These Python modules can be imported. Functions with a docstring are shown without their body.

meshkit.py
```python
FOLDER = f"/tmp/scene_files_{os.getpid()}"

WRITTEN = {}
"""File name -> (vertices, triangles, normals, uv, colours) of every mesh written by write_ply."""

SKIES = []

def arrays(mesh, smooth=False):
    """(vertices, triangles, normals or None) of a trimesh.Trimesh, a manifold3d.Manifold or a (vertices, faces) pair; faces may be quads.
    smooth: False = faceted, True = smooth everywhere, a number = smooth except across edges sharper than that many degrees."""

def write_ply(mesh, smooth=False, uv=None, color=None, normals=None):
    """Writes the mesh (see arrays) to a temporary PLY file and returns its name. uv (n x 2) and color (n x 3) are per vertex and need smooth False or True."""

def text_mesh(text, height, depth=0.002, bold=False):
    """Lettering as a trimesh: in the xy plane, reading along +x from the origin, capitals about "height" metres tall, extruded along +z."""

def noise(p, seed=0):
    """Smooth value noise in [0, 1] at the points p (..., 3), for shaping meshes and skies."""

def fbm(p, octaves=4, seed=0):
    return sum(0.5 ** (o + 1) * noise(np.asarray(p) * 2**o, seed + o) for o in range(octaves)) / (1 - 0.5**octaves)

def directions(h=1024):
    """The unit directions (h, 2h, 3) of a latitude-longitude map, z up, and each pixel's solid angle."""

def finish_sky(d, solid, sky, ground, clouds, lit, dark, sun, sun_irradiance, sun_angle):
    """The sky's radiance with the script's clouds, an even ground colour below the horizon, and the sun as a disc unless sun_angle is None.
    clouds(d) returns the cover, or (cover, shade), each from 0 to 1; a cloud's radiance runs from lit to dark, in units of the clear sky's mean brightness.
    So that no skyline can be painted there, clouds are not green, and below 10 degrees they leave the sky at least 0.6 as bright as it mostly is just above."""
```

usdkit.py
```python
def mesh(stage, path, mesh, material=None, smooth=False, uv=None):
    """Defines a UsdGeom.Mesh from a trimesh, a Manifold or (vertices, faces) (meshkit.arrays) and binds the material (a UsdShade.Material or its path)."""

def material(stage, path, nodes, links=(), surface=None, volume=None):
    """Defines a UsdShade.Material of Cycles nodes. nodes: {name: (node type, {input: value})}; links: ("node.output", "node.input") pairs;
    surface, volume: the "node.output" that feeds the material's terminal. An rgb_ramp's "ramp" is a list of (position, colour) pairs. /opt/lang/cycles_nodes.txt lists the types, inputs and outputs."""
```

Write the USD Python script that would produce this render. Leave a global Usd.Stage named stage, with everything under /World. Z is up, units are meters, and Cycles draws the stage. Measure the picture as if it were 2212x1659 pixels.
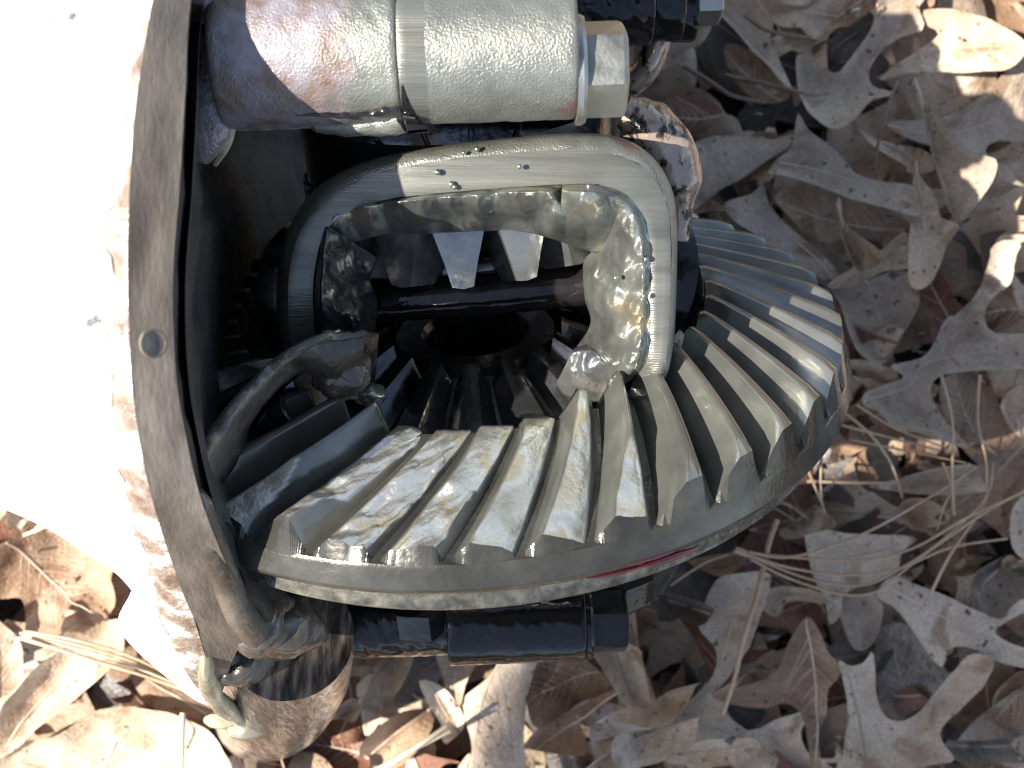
import math, random
import numpy as np
from math import sin, cos, pi, radians
from scipy.spatial import Delaunay
import shapely
from shapely.geometry import Polygon, LineString
import meshkit, usdkit
from pxr import Usd, UsdGeom, UsdLux, UsdShade, Sdf, Gf, Vt

stage = Usd.Stage.CreateInMemory()
UsdGeom.SetStageUpAxis(stage, UsdGeom.Tokens.z)
UsdGeom.SetStageMetersPerUnit(stage, 1.0)
UsdGeom.Xform.Define(stage, '/World')
UsdGeom.Scope.Define(stage, '/World/Looks')

# ---------------------------------------------------------------- camera, sky, sun, exposure
CAM_H = .53
SPAN = .85
cam = UsdGeom.Camera.Define(stage, '/World/camera')
UsdGeom.Xformable(cam).AddTranslateOp().Set(Gf.Vec3d(0, 0, CAM_H))
cam.CreateHorizontalApertureAttr(36.0)
cam.CreateVerticalApertureAttr(27.0)
cam.CreateFocalLengthAttr(36.0 / SPAN)
cam.CreateClippingRangeAttr(Gf.Vec2f(.01, 200))
cam.CreateFStopAttr(18.0)
cam.CreateFocusDistanceAttr(.315)
EXPOSURE = 1.75
cam.CreateExposureAttr(EXPOSURE)

SUN_EL = radians(50)
SUN_AZ = (-1.0, -.15)                       # direction towards the sun on the ground
_n = math.hypot(*SUN_AZ)
SUN_DIR = np.array([SUN_AZ[0]/_n*cos(SUN_EL), SUN_AZ[1]/_n*cos(SUN_EL), sin(SUN_EL)])
dome = UsdLux.DomeLight.Define(stage, '/World/sky')
dome.GetPrim().SetCustomDataByKey('kind', 'structure')
sky_m = usdkit.material(stage, '/World/Looks/sky', {
    's': ('sky_texture', {'sky_type': 'single_scattering', 'sun_disc': False, 'sun_elevation': SUN_EL,
                          'sun_rotation': math.atan2(SUN_AZ[0], SUN_AZ[1])}),
    'h': ('hsv', {'hue': .5, 'saturation': .86, 'value': 1.}),
    'b': ('background_shader', {'strength': .088})}, [('s.color', 'h.color'), ('h.color', 'b.color')], surface='b.background')
UsdShade.MaterialBindingAPI.Apply(dome.GetPrim()).Bind(sky_m)
sun = UsdLux.DistantLight.Define(stage, '/World/sun')
sun.CreateNormalizeAttr(True)
sun.CreateIntensityAttr(1.25)
sun.CreateAngleAttr(.53)
sun.CreateColorAttr(Gf.Vec3f(1, .95, .87))
_z = SUN_DIR; _x = np.cross([0, 1, 0], _z); _x /= np.linalg.norm(_x); _y = np.cross(_z, _x)
UsdGeom.Xformable(sun).AddTransformOp().Set(Gf.Matrix4d(*_x, 0, *_y, 0, *_z, 0, 0, 0, 0, 1))

# ---------------------------------------------------------------- helpers
S = SPAN / 2212


def PX(px, py, z):
    "world point that the photograph (2212 px wide) shows at px, py, at the height z"
    px, py, z = np.broadcast_arrays(np.asarray(px, float), np.asarray(py, float), np.asarray(z, float))
    d = (CAM_H - z) * S
    return np.stack([(px - 1106) * d, (829.5 - py) * d, z], -1)


def P3(rows):
    r = np.asarray(rows, float)
    return PX(r[..., 0], r[..., 1], r[..., 2])


used = {}


def numbered(parent, name):
    k = used.get((parent, name), 0)
    used[(parent, name)] = k + 1
    return f'{parent}/{name}' + (f'_{k:03d}' if k else '')


def tag(prim, label=None, cat=None, group=None, kind=None):
    p = prim.GetPrim() if hasattr(prim, 'GetPrim') else prim
    for k, v in (('label', label), ('category', cat), ('group', group), ('kind', kind)):
        if v:
            p.SetCustomDataByKey(k, v)
    return p


def thing(name, label, cat, group=None):
    x = UsdGeom.Xform.Define(stage, numbered('/World', name))
    return tag(x, label, cat, group)


def obj(name, mesh, mat, parent=None, smooth=35, label=None, prim=None):
    path = numbered(str(parent.GetPath()) if parent else '/World', name)
    m = usdkit.mesh(stage, path, mesh, '/World/Looks/' + mat, smooth=smooth)
    for k, v in (prim or {}).items():
        UsdGeom.PrimvarsAPI(m).CreatePrimvar(k, Sdf.ValueTypeNames.FloatArray, 'vertex').Set(Vt.FloatArray.FromNumpy(np.asarray(v, np.float32)))
    return tag(m, label)


def cat_mesh(*ms):
    vs, fs, n = [], [], 0
    for v, f in ms:
        v = np.asarray(v, float); f = np.asarray(f, int)
        if f.shape[1] == 4:
            f = np.vstack([f[:, [0, 1, 2]], f[:, [0, 2, 3]]])
        vs.append(v); fs.append(f + n); n += len(v)
    return np.vstack(vs), np.vstack(fs)


def grid(g, closed_u=False, closed_v=False):
    "surface of a (m, n, 3) grid of points"
    g = np.asarray(g, float)
    m, n = g.shape[:2]
    i = np.arange(m if closed_u else m - 1)[:, None]
    j = np.arange(n if closed_v else n - 1)[None]
    a = (i % m) * n + j % n; b = ((i + 1) % m) * n + j % n
    c = ((i + 1) % m) * n + (j + 1) % n; d = (i % m) * n + (j + 1) % n
    f = np.stack([a, b, c, d], -1).reshape(-1, 4)
    return g.reshape(-1, 3), np.vstack([f[:, [0, 1, 2]], f[:, [0, 2, 3]]])


def loft(rings, cap0=True, cap1=True):
    g = np.asarray(rings, float)
    v, f = grid(g, closed_v=True)
    m, n = g.shape[:2]
    vs, fs = [v], [f]
    k = len(v)
    for on, row, flip in ((cap0, 0, True), (cap1, m - 1, False)):
        if on:
            vs.append(g[row].mean(0)[None])
            a = row * n + np.arange(n); b = row * n + (np.arange(n) + 1) % n
            t = np.stack([a, b, np.full(n, k)], 1)
            fs.append(t[:, ::-1] if flip else t)
            k += 1
    return np.vstack(vs), np.vstack(fs)


def rs(pts, n, closed=False):
    "resample a polyline evenly"
    p = np.asarray(pts, float)
    if closed:
        p = np.vstack([p, p[:1]])
    s = np.r_[0, np.cumsum(np.linalg.norm(np.diff(p, axis=0), axis=1))]
    t = np.linspace(0, s[-1], n + 1)[:-1] if closed else np.linspace(0, s[-1], n)
    return np.stack([np.interp(t, s, p[:, k]) for k in range(p.shape[1])], 1)


def smooth_line(pts, n=24, closed=False, per=8):
    "Catmull-Rom"
    p = np.asarray(pts, float); m = len(p); out = []
    for i in range(m if closed else m - 1):
        if closed:
            a, b, c, d = p[(i-1) % m], p[i], p[(i+1) % m], p[(i+2) % m]
        else:
            a, b, c, d = p[max(i-1, 0)], p[i], p[i+1], p[min(i+2, m-1)]
        for t in np.linspace(0, 1, per, endpoint=False):
            out.append(.5*((2*b) + (c-a)*t + (2*a-5*b+4*c-d)*t*t + (3*b-a-3*c+d)*t**3))
    if not closed:
        out.append(p[-1])
    return rs(out, n, closed)


def tube(pts, r, seg=10, flat=1.0, up=(0, 0, 1.0)):
    p = np.asarray(pts, float); n = len(p)
    r = np.broadcast_to(np.asarray(r, float), (n,))
    t = np.gradient(p, axis=0); t /= np.linalg.norm(t, axis=1, keepdims=True)
    u = np.asarray(up, float)
    a = np.cross(t, u); bad = np.linalg.norm(a, axis=1) < 1e-6
    a[bad] = np.cross(t[bad], [1, 0, 0.]) + 1e-9
    a /= np.linalg.norm(a, axis=1, keepdims=True)
    b = np.cross(a, t)
    th = np.arange(seg) / seg * 2 * pi
    g = p[:, None] + r[:, None, None] * (np.cos(th)[None, :, None]*a[:, None] + flat*np.sin(th)[None, :, None]*b[:, None])
    return loft(g)


def ball(c, r, seg=14, n=8, axes=None, bump=0, seed=0):
    th = np.linspace(0, pi, n+1)[1:-1]; ph = np.arange(seg)/seg*2*pi
    d = np.stack([np.sin(th)[:, None]*np.cos(ph), np.sin(th)[:, None]*np.sin(ph), np.cos(th)[:, None]+0*ph], -1)
    d = np.concatenate([np.tile([0, 0, 1.0], (1, seg, 1)), d, np.tile([0, 0, -1.0], (1, seg, 1))])
    if bump:
        d = d * (1 + bump*(meshkit.fbm(d*2.2+seed*7.1, 3, seed)[..., None]-.5))
    q = d*np.asarray(r, float)
    if axes is not None:
        q = q @ np.asarray(axes)
    return grid(np.asarray(c) + q, closed_v=True)


def revolve(prof, o, ax, seg=48, ref=None, close=True):
    "prof: (r, a) rows; o origin, ax unit axis"
    ax = np.asarray(ax, float); ax = ax/np.linalg.norm(ax)
    e1 = np.cross(ax, ref if ref is not None else [.3, .2, .93]); e1 /= np.linalg.norm(e1); e2 = np.cross(ax, e1)
    th = np.arange(seg)/seg*2*pi
    d = np.cos(th)[:, None]*e1 + np.sin(th)[:, None]*e2
    pr = np.asarray(prof, float)
    g = np.asarray(o) + pr[:, None, 0:1]*d[None] + pr[:, None, 1:2]*ax
    return grid(g, closed_v=True)


def hexhead(o, ax, R, h, turn=0.0, cham=.0012, washer=None):
    "hexagon bolt head with a chamfer and a flange; o is where the flange sits"
    ax = np.asarray(ax, float)/np.linalg.norm(ax)
    e1 = np.cross(ax, [0, 0, 1.0]); e1 /= np.linalg.norm(e1); e2 = np.cross(ax, e1)
    per = 6
    th = []
    rr = []
    for k in range(6):
        for j in range(per):
            a0 = k*pi/3; t = a0 + (j/per)*pi/3
            th.append(t); rr.append(R*cos(pi/6)/cos(t-a0-pi/6))
    th = np.array(th)+turn; rr = np.array(rr); rr = np.minimum(rr, R*.985)
    d = np.cos(th)[:, None]*e1 + np.sin(th)[:, None]*e2
    w = .0
    rings = []
    if washer:
        wr, wh = washer
        for r_, a_ in ((wr, 0), (wr, wh*.6), (wr*.96, wh)):
            rings.append(o + d*r_ + ax*a_)
        w = wh
        rings.append(o + d*(rr*1.04)[:, None] + ax*w)
    for s_, a_ in ((1.0, w), (1.0, h-cham*1.2), (.965, h-cham*.4), (.90, h), (.6, h), (.57, h-.0006), (.1, h-.0006)):
        rings.append(o + d*(rr*s_ if s_ > .92 else np.minimum(rr*s_, R*.86*s_/.9))[:, None] + ax*a_)
    return loft(rings)


# frame of the differential: O on the ring gear's axis, A along the axis (tooth side), AX to the right, AW up the picture and away
def _frame(b, g, al):
    def r(v):
        v = np.array([v[0]*cos(g)-v[1]*sin(g), v[0]*sin(g)+v[1]*cos(g), v[2]])
        return np.array([v[0]*cos(al)-v[2]*sin(al), v[1], v[0]*sin(al)+v[2]*cos(al)])
    return r(np.array([1, 0, 0.])), r(np.array([0, sin(b), -cos(b)])), r(np.array([0, cos(b), sin(b)]))


AX, AW, AA = _frame(.5027, .0581, .0291)
O = PX(1022.7, 681.6, .165)


def cyl(r, th, a):
    r, th, a = np.broadcast_arrays(np.asarray(r, float), np.asarray(th, float), np.asarray(a, float))
    return O + r[..., None]*(np.cos(th)[..., None]*AX + np.sin(th)[..., None]*AW) + a[..., None]*AA


# ---------------------------------------------------------------- materials
def mat(name, nodes, links, surface):
    return usdkit.material(stage, '/World/Looks/' + name, nodes, links, surface=surface)


def metal(name, ramp, scale, rough, metallic=1.0, bump=.0, bscale=300, rrange=.08, detail=6, stretch=(1, 1, 1), coat=0., distort=0., spec=.5, bdist=.001, stain=None):
    "mottled surface: ramp of colours over noise, roughness varied by another noise, fine relief"
    n = {'g': ('geometry', {}),
         'mp': ('mapping', {'mapping_type': 'point', 'scale': stretch}),
         'n': ('noise_texture', {'scale': scale, 'detail': detail, 'roughness': .6, 'distortion': distort}),
         'r': ('rgb_ramp', {'ramp': ramp}),
         'n2': ('noise_texture', {'scale': scale*2.7, 'detail': 5}),
         'mr': ('map_range', {'from_min': .3, 'from_max': .7, 'to_min': max(.03, rough-rrange), 'to_max': rough+rrange, 'clamp': True}),
         'p': ('principled_bsdf', {'metallic': metallic, 'coat_weight': coat, 'coat_roughness': .08, 'specular_ior_level': spec}),
         'nb': ('noise_texture', {'scale': bscale, 'detail': 3}),
         'b': ('bump', {'strength': bump, 'distance': bdist})}
    l = [('g.position', 'mp.vector'), ('mp.vector', 'n.vector'), ('mp.vector', 'n2.vector'), ('n.fac', 'r.fac'), ('n2.fac', 'mr.value'),
         ('r.color', 'p.base_color'), ('mr.result', 'p.roughness'), ('mp.vector', 'nb.vector'), ('nb.fac', 'b.height')]
    if bump:
        l.append(('b.normal', 'p.normal'))
        if coat:
            l.append(('b.normal', 'p.coat_normal'))
    if stain:
        n['ns'] = ('noise_texture', {'scale': stain[0], 'detail': 6., 'roughness': .55})
        n['rs'] = ('rgb_ramp', {'ramp': [(0, (0, 0, 0)), (stain[1], (0, 0, 0)), (stain[1]+.05, (.85, .85, .85)), (1, (.85, .85, .85))]})
        n['ms'] = ('mix_color', {'b': stain[2]})
        l = [q for q in l if q[1] != 'p.base_color'] + [('g.position', 'ns.vector'), ('ns.fac', 'rs.fac'), ('rs.color', 'ms.fac'), ('r.color', 'ms.a'), ('ms.result', 'p.base_color')]
    mat(name, n, l, 'p.BSDF')


metal('white_casting', [(0, (.30, .24, .18)), (.36, (.52, .49, .44)), (.5, (.66, .65, .62)), (1, (.72, .71, .69))], 55, .6, 0, .5, 500, detail=8, stain=(150, .665, (.07, .055, .045)))
metal('rusty_edge', [(.24, (.05, .03, .02)), (.38, (.12, .075, .05)), (.50, (.22, .17, .135)), (.58, (.48, .45, .41)), (.75, (.64, .62, .6))], 100, .30, 0, .7, 600, .15, coat=.5, bdist=.001)
metal('flange_face', [(.28, (.028, .021, .016)), (.45, (.07, .056, .044)), (.58, (.11, .092, .073)), (.75, (.17, .145, .115))], 34, .38, .1, .25, 420, .14, stretch=(2.6, .7, 1), coat=.25)
metal('dark_casting', [(.3, (.012, .010, .0085)), (.6, (.026, .022, .018)), (.8, (.042, .034, .027))], 40, .5, 0, .4, 300, .14)
metal('cavity_rib', [(.3, (.035, .028, .021)), (.55, (.075, .062, .047)), (.8, (.17, .145, .115))], 60, .30, .2, .5, 260, .12, coat=.5)
metal('cast_steel', [(.2, (.115, .118, .102)), (.5, (.18, .183, .158)), (.8, (.25, .248, .205))], 70, .40, .65, .5, 1800, .07, bdist=.0006, coat=.35, stain=(52, .60, (.17, .09, .085)))
metal('brushed_steel', [(.25, (.09, .09, .078)), (.5, (.145, .146, .126)), (.75, (.20, .198, .165))], 60, .36, .6, .35, 800, .08, stretch=(.10, 3.2, 1.5), bdist=.0006)
metal('rusted_steel', [(.25, (.07, .04, .035)), (.42, (.18, .12, .10)), (.55, (.26, .215, .22)), (.72, (.32, .29, .28))], 120, .40, .5, .5, 900, .12, coat=.35, bdist=.0008)
metal('bolt_steel', [(.2, (.28, .28, .25)), (.6, (.36, .355, .32)), (.85, (.42, .41, .36))], 60, .42, 1, .15, 900, .07, bdist=.0006)
metal('gear_rim', [(.25, (.022, .021, .018)), (.5, (.052, .050, .042)), (.8, (.10, .095, .077))], 50, .2, .5, .2, 700, .1, bdist=.0006)
metal('pitted_rim', [(.30, (.04, .036, .029)), (.45, (.085, .078, .062)), (.6, (.14, .128, .10)), (.8, (.21, .19, .15))], 260, .36, .5, .5, 700, .12, bdist=.0008)
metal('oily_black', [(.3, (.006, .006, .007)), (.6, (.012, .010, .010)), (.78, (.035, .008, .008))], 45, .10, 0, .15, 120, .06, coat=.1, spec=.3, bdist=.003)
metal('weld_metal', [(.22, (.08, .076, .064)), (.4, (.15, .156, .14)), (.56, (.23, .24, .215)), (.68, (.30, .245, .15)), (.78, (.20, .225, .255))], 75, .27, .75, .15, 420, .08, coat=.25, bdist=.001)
metal('broken_steel', [(.25, (.30, .24, .15)), (.40, (.48, .45, .38)), (.55, (.60, .58, .53)), (.68, (.50, .42, .27)), (.8, (.36, .38, .38))], 90, .38, .5, .4, 300, .1, coat=.1)
metal('red_oil', [(.3, (.02, .001, .002)), (.7, (.055, .001, .004))], 60, .06, 0, .1, 200, .03, coat=1.)
metal('pine_foliage', [(.3, (.012, .03, .010)), (.7, (.035, .07, .022))], 3, .5, 0)
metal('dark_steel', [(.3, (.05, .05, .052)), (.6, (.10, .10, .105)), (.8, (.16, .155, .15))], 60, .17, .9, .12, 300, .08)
metal('spider_steel', [(.25, (.12, .12, .12)), (.5, (.22, .22, .21)), (.8, (.31, .29, .26))], 80, .18, .75, .2, 200, .1, coat=.4, bdist=.001)
metal('sealant', [(.3, (.20, .17, .10)), (.6, (.36, .32, .22)), (.8, (.45, .42, .33))], 120, .3, 0, .3, 260, .1, coat=.4)
metal('amber_sealant', [(.3, (.30, .12, .03)), (.7, (.42, .25, .07))], 120, .25, 0, .3, 260, .08, coat=.4)
metal('streaked_casting', [(.36, (.020, .016, .014)), (.47, (.075, .056, .042)), (.58, (.20, .155, .12)), (.75, (.27, .22, .175))], 210, .3, .25, .5, 300, .1, stretch=(1.9, .42, .42), coat=.4)
metal('painted_leaf_reflection', [(.34, (.012, .009, .008)), (.41, (.06, .043, .033)), (.46, (.30, .225, .17)), (.8, (.40, .31, .25))], 260, .24, .5, .4, 300, .08, coat=.3, bdist=.0015, stretch=(1, .6, 1))  # beige with black flecks: the reflection of the leaves painted into the colour

# bearing cap: grainy steel turning into rust towards its left end
mat('cap_steel', {
    'g': ('geometry', {}), 'sx': ('separate_xyz', {}),
    'n0': ('noise_texture', {'scale': 95., 'detail': 6., 'roughness': .6}), 'md': ('math', {'math_type': 'multiply_add', 'value2': .040, 'value3': -.0225}),
    'ad': ('math', {'math_type': 'add'}), 'mr': ('map_range', {'from_min': -.0375, 'from_max': -.0435, 'to_min': 0., 'to_max': 1., 'clamp': True}),
    'n': ('noise_texture', {'scale': 70., 'detail': 6.}), 'r': ('rgb_ramp', {'ramp': [(.2, (.115, .118, .102)), (.5, (.18, .183, .158)), (.8, (.25, .248, .205))]}),
    'n2': ('noise_texture', {'scale': 160., 'detail': 7.}), 'r2': ('rgb_ramp', {'ramp': [(.25, (.08, .05, .04)), (.42, (.16, .115, .095)), (.55, (.19, .165, .175)), (.72, (.235, .22, .225))]}),
    'mc': ('mix_color', {}), 'nb': ('noise_texture', {'scale': 1700., 'detail': 4.}), 'b': ('bump', {'strength': .55, 'distance': .0006}),
    'mt': ('mix_float', {'a': .65, 'b': .3}), 'p': ('principled_bsdf', {'roughness': .42, 'coat_weight': .3, 'coat_roughness': .10})},
    [('g.position', 'sx.vector'), ('g.position', 'n0.vector'), ('n0.fac', 'md.value1'), ('sx.x', 'ad.value1'), ('md.value', 'ad.value2'), ('ad.value', 'mr.value'), ('g.position', 'n.vector'), ('n.fac', 'r.fac'),
     ('g.position', 'n2.vector'), ('n2.fac', 'r2.fac'), ('mr.result', 'mc.fac'), ('r.color', 'mc.a'), ('r2.color', 'mc.b'), ('mc.result', 'p.base_color'), ('mr.result', 'mt.fac'), ('mt.result', 'p.metallic'),
     ('g.position', 'nb.vector'), ('nb.fac', 'b.height'), ('b.normal', 'p.normal'), ('b.normal', 'p.coat_normal')], 'p.BSDF')

# gear teeth: bright broken steel where the mesh carries "broken"
mat('gear_tooth', {
    'g': ('geometry', {}), 'at': ('attribute', {'attribute': 'broken'}),
    'n': ('noise_texture', {'scale': 70., 'detail': 7.}),
    'r1': ('rgb_ramp', {'ramp': [(.2, (.08, .079, .070)), (.5, (.145, .144, .126)), (.75, (.215, .21, .18))]}),
    'n2': ('noise_texture', {'scale': 75., 'detail': 7., 'distortion': .8}),
    'r2': ('rgb_ramp', {'ramp': [(.25, (.26, .21, .14)), (.40, (.48, .45, .38)), (.53, (.62, .60, .54)), (.64, (.55, .46, .30)), (.78, (.36, .38, .38))]}),
    'mc': ('mix_color', {}), 'mf': ('mix_float', {'a': .15, 'b': .31}), 'mm': ('mix_float', {'a': .62, 'b': .85}),
    'nb': ('noise_texture', {'scale': 230., 'detail': 7., 'roughness': .6}),
    'bs': ('math', {'math_type': 'multiply_add', 'value2': .5, 'value3': .05}),
    'b': ('bump', {'distance': .0015}),
    'p': ('principled_bsdf', {'metallic': .62, 'specular_ior_level': .4, 'coat_weight': .4, 'coat_roughness': .05})},
    [('g.position', 'n.vector'), ('n.fac', 'r1.fac'), ('g.position', 'n2.vector'), ('n2.fac', 'r2.fac'), ('at.fac', 'mc.fac'), ('r1.color', 'mc.a'), ('r2.color', 'mc.b'),
     ('mc.result', 'p.base_color'), ('at.fac', 'mf.fac'), ('mf.result', 'p.roughness'), ('at.fac', 'mm.fac'), ('mm.result', 'p.metallic'), ('g.position', 'nb.vector'), ('nb.fac', 'b.height'), ('at.fac', 'bs.value1'), ('bs.value', 'b.strength'), ('b.normal', 'p.normal')],
    'p.BSDF')


def leaf_mat(name, c0, c1, c2, rough=.55, spec=.35, spots=(.09, .055, .035)):
    brown = tuple(a*b for a, b in zip(c0, (.62, .48, .36)))
    mat(name, {
        'g': ('geometry', {}), 'oi': ('object_info', {}),
        'n': ('noise_texture', {'scale': 34., 'detail': 9., 'roughness': .68}),
        'r': ('rgb_ramp', {'ramp': [(.34, c0), (.5, c1), (.64, c2)]}),
        'nq': ('noise_texture', {'scale': 58., 'detail': 5., 'distortion': .7}),
        'rq': ('rgb_ramp', {'ramp': [(0, (0, 0, 0)), (.56, (0, 0, 0)), (.68, (.75, .75, .75)), (1, (.85, .85, .85))]}),
        'mq': ('mix_color', {'b': brown}),
        'v': ('voronoi_texture', {'feature': 'distance_to_edge', 'scale': 420.}),
        'rv': ('rgb_ramp', {'ramp': [(0, (.34, .34, .34)), (.05, (.22, .22, .22)), (.11, (0, 0, 0)), (1, (0, 0, 0))]}),
        'mvn': ('mix_color', {'b': brown}),
        'ns': ('noise_texture', {'scale': 310., 'detail': 4.}),
        'rs': ('rgb_ramp', {'ramp': [(.0, (1, 1, 1)), (.30, (1, 1, 1)), (.36, (0, 0, 0)), (1, (0, 0, 0))]}),
        'mx': ('mix_color', {'b': spots}),
        'hs': ('hsv', {'hue': .5, 'saturation': 1.}),
        'mv': ('map_range', {'to_min': .74, 'to_max': 1.18}),
        'nb': ('noise_texture', {'scale': 420., 'detail': 6.}), 'ab': ('math', {'math_type': 'multiply_add', 'value2': .5}),
        'b': ('bump', {'strength': .55, 'distance': .0008}),
        'p': ('principled_bsdf', {'roughness': rough, 'specular_ior_level': spec}),
        't': ('translucent_bsdf', {}), 'm': ('mix_closure', {'fac': .2})},
        [('g.position', 'n.vector'), ('n.fac', 'r.fac'), ('g.position', 'nq.vector'), ('nq.fac', 'rq.fac'), ('rq.color', 'mq.fac'), ('r.color', 'mq.a'),
         ('g.position', 'v.vector'), ('v.distance', 'rv.fac'), ('rv.color', 'mvn.fac'), ('mq.result', 'mvn.a'),
         ('g.position', 'ns.vector'), ('ns.fac', 'rs.fac'), ('rs.color', 'mx.fac'), ('mvn.result', 'mx.a'),
         ('mx.result', 'hs.color'), ('oi.random', 'mv.value'), ('mv.result', 'hs.value'), ('hs.color', 'p.base_color'), ('hs.color', 't.color'),
         ('g.position', 'nb.vector'), ('nb.fac', 'ab.value1'), ('v.distance', 'ab.value3'), ('ab.value', 'b.height'), ('b.normal', 'p.normal'), ('p.BSDF', 'm.closure1'), ('t.BSDF', 'm.closure2')], 'm.closure')


leaf_mat('leaf_tan', (.33, .22, .14), (.47, .355, .25), (.58, .475, .36))
leaf_mat('leaf_grey', (.31, .235, .17), (.44, .355, .27), (.54, .455, .365))
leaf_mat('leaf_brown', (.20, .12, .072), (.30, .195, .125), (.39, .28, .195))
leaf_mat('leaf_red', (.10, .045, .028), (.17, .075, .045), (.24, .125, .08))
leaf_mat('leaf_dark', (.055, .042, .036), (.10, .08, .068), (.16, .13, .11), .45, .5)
leaf_mat('leaf_wet', (.09, .075, .06), (.15, .125, .10), (.22, .19, .16), .14, .7)
metal('vein_pale', [(.3, (.32, .24, .17)), (.7, (.44, .35, .26))], 40, .5, 0)
metal('vein_dark', [(.3, (.19, .13, .09)), (.7, (.29, .21, .15))], 40, .5, 0)
metal('needle', [(.3, (.25, .15, .085)), (.55, (.36, .25, .155)), (.8, (.46, .35, .24))], 60, .42, 0)
metal('needle_pale', [(.3, (.42, .34, .23)), (.8, (.56, .47, .34))], 60, .42, 0)
metal('twig', [(.3, (.06, .035, .022)), (.8, (.17, .10, .065))], 80, .5, 0, .5, 500)
metal('soil', [(.3, (.018, .013, .010)), (.55, (.04, .03, .023)), (.8, (.08, .06, .045))], 60, .8, 0, 1., 180, .1, bdist=.006)
metal('bark', [(.3, (.05, .035, .027)), (.55, (.11, .08, .06)), (.8, (.17, .13, .10))], 9, .85, 0, 1., 30, .1, stretch=(1, 1, .25), bdist=.02)

# ---------------------------------------------------------------- ground
rng = np.random.default_rng(11)
xs = np.unique(np.concatenate([np.linspace(-60, -1.2, 24), np.linspace(-1.2, 1.2, 97), np.linspace(1.2, 60, 24)]))
gx, gy = np.meshgrid(xs, xs, indexing='ij')
gz = (meshkit.fbm(np.stack([gx*9, gy*9, 0*gx], -1), 4, 3) - .5) * .022 * np.exp(-np.hypot(gx, gy)/6) - .014
v_, f_ = grid(np.stack([gx, gy, gz], -1))
tag(obj('ground', (v_, f_), 'soil', smooth=True), kind='structure')

# ---------------------------------------------------------------- axle housing (cast iron, opened)
HOUSING = thing('axle_housing', 'open cast iron axle housing, its sunlit outside bleached white, at the left edge', 'axle housing')

# near arc of the cover flange: picture row, outer edge, inner edge, height
ST = np.array([(-260, 395, 500, .262), (-120, 362, 452, .272), (0, 331, 412, .280), (200, 297, 400, .287), (400, 281, 388, .291), (600, 276, 374, .292), (800, 283, 380, .290),
               (950, 301, 404, .284), (1080, 330, 436, .274), (1180, 360, 474, .262), (1260, 388, 508, .250), (1340, 420, 532, .236),
               (1430, 446, 500, .216), (1510, 464, 474, .195)], float)
FAR = np.array([(-500, -500, .19), (-560, -250, .20), (-600, 0, .215), (-600, 200, .222), (-600, 400, .225), (-600, 600, .222), (-600, 780, .21), (-500, 900, .205), (-300, 985, .20),
                (-40, 1062, .205), (196, 1165, .208), (282, 1254, .205), (258, 1362, .19), (398, 1494, .178)], float)
NS = 110
st = smooth_line(ST, NS, per=12)
fr = smooth_line(FAR, NS, per=12)
# line the two up by the same parameter (row of ST), not by length
tt = np.linspace(0, len(ST)-1, NS)


def at_param(A):
    out = []
    p = np.asarray(A, float)
    for t in tt:
        i = min(int(t), len(p)-2); u = t-i
        a, b, c, d = p[max(i-1, 0)], p[i], p[i+1], p[min(i+2, len(p)-1)]
        out.append(.5*((2*b)+(c-a)*u+(2*a-5*b+4*c-d)*u*u+(3*b-a-3*c+d)*u**3))
    return np.array(out)


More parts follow.
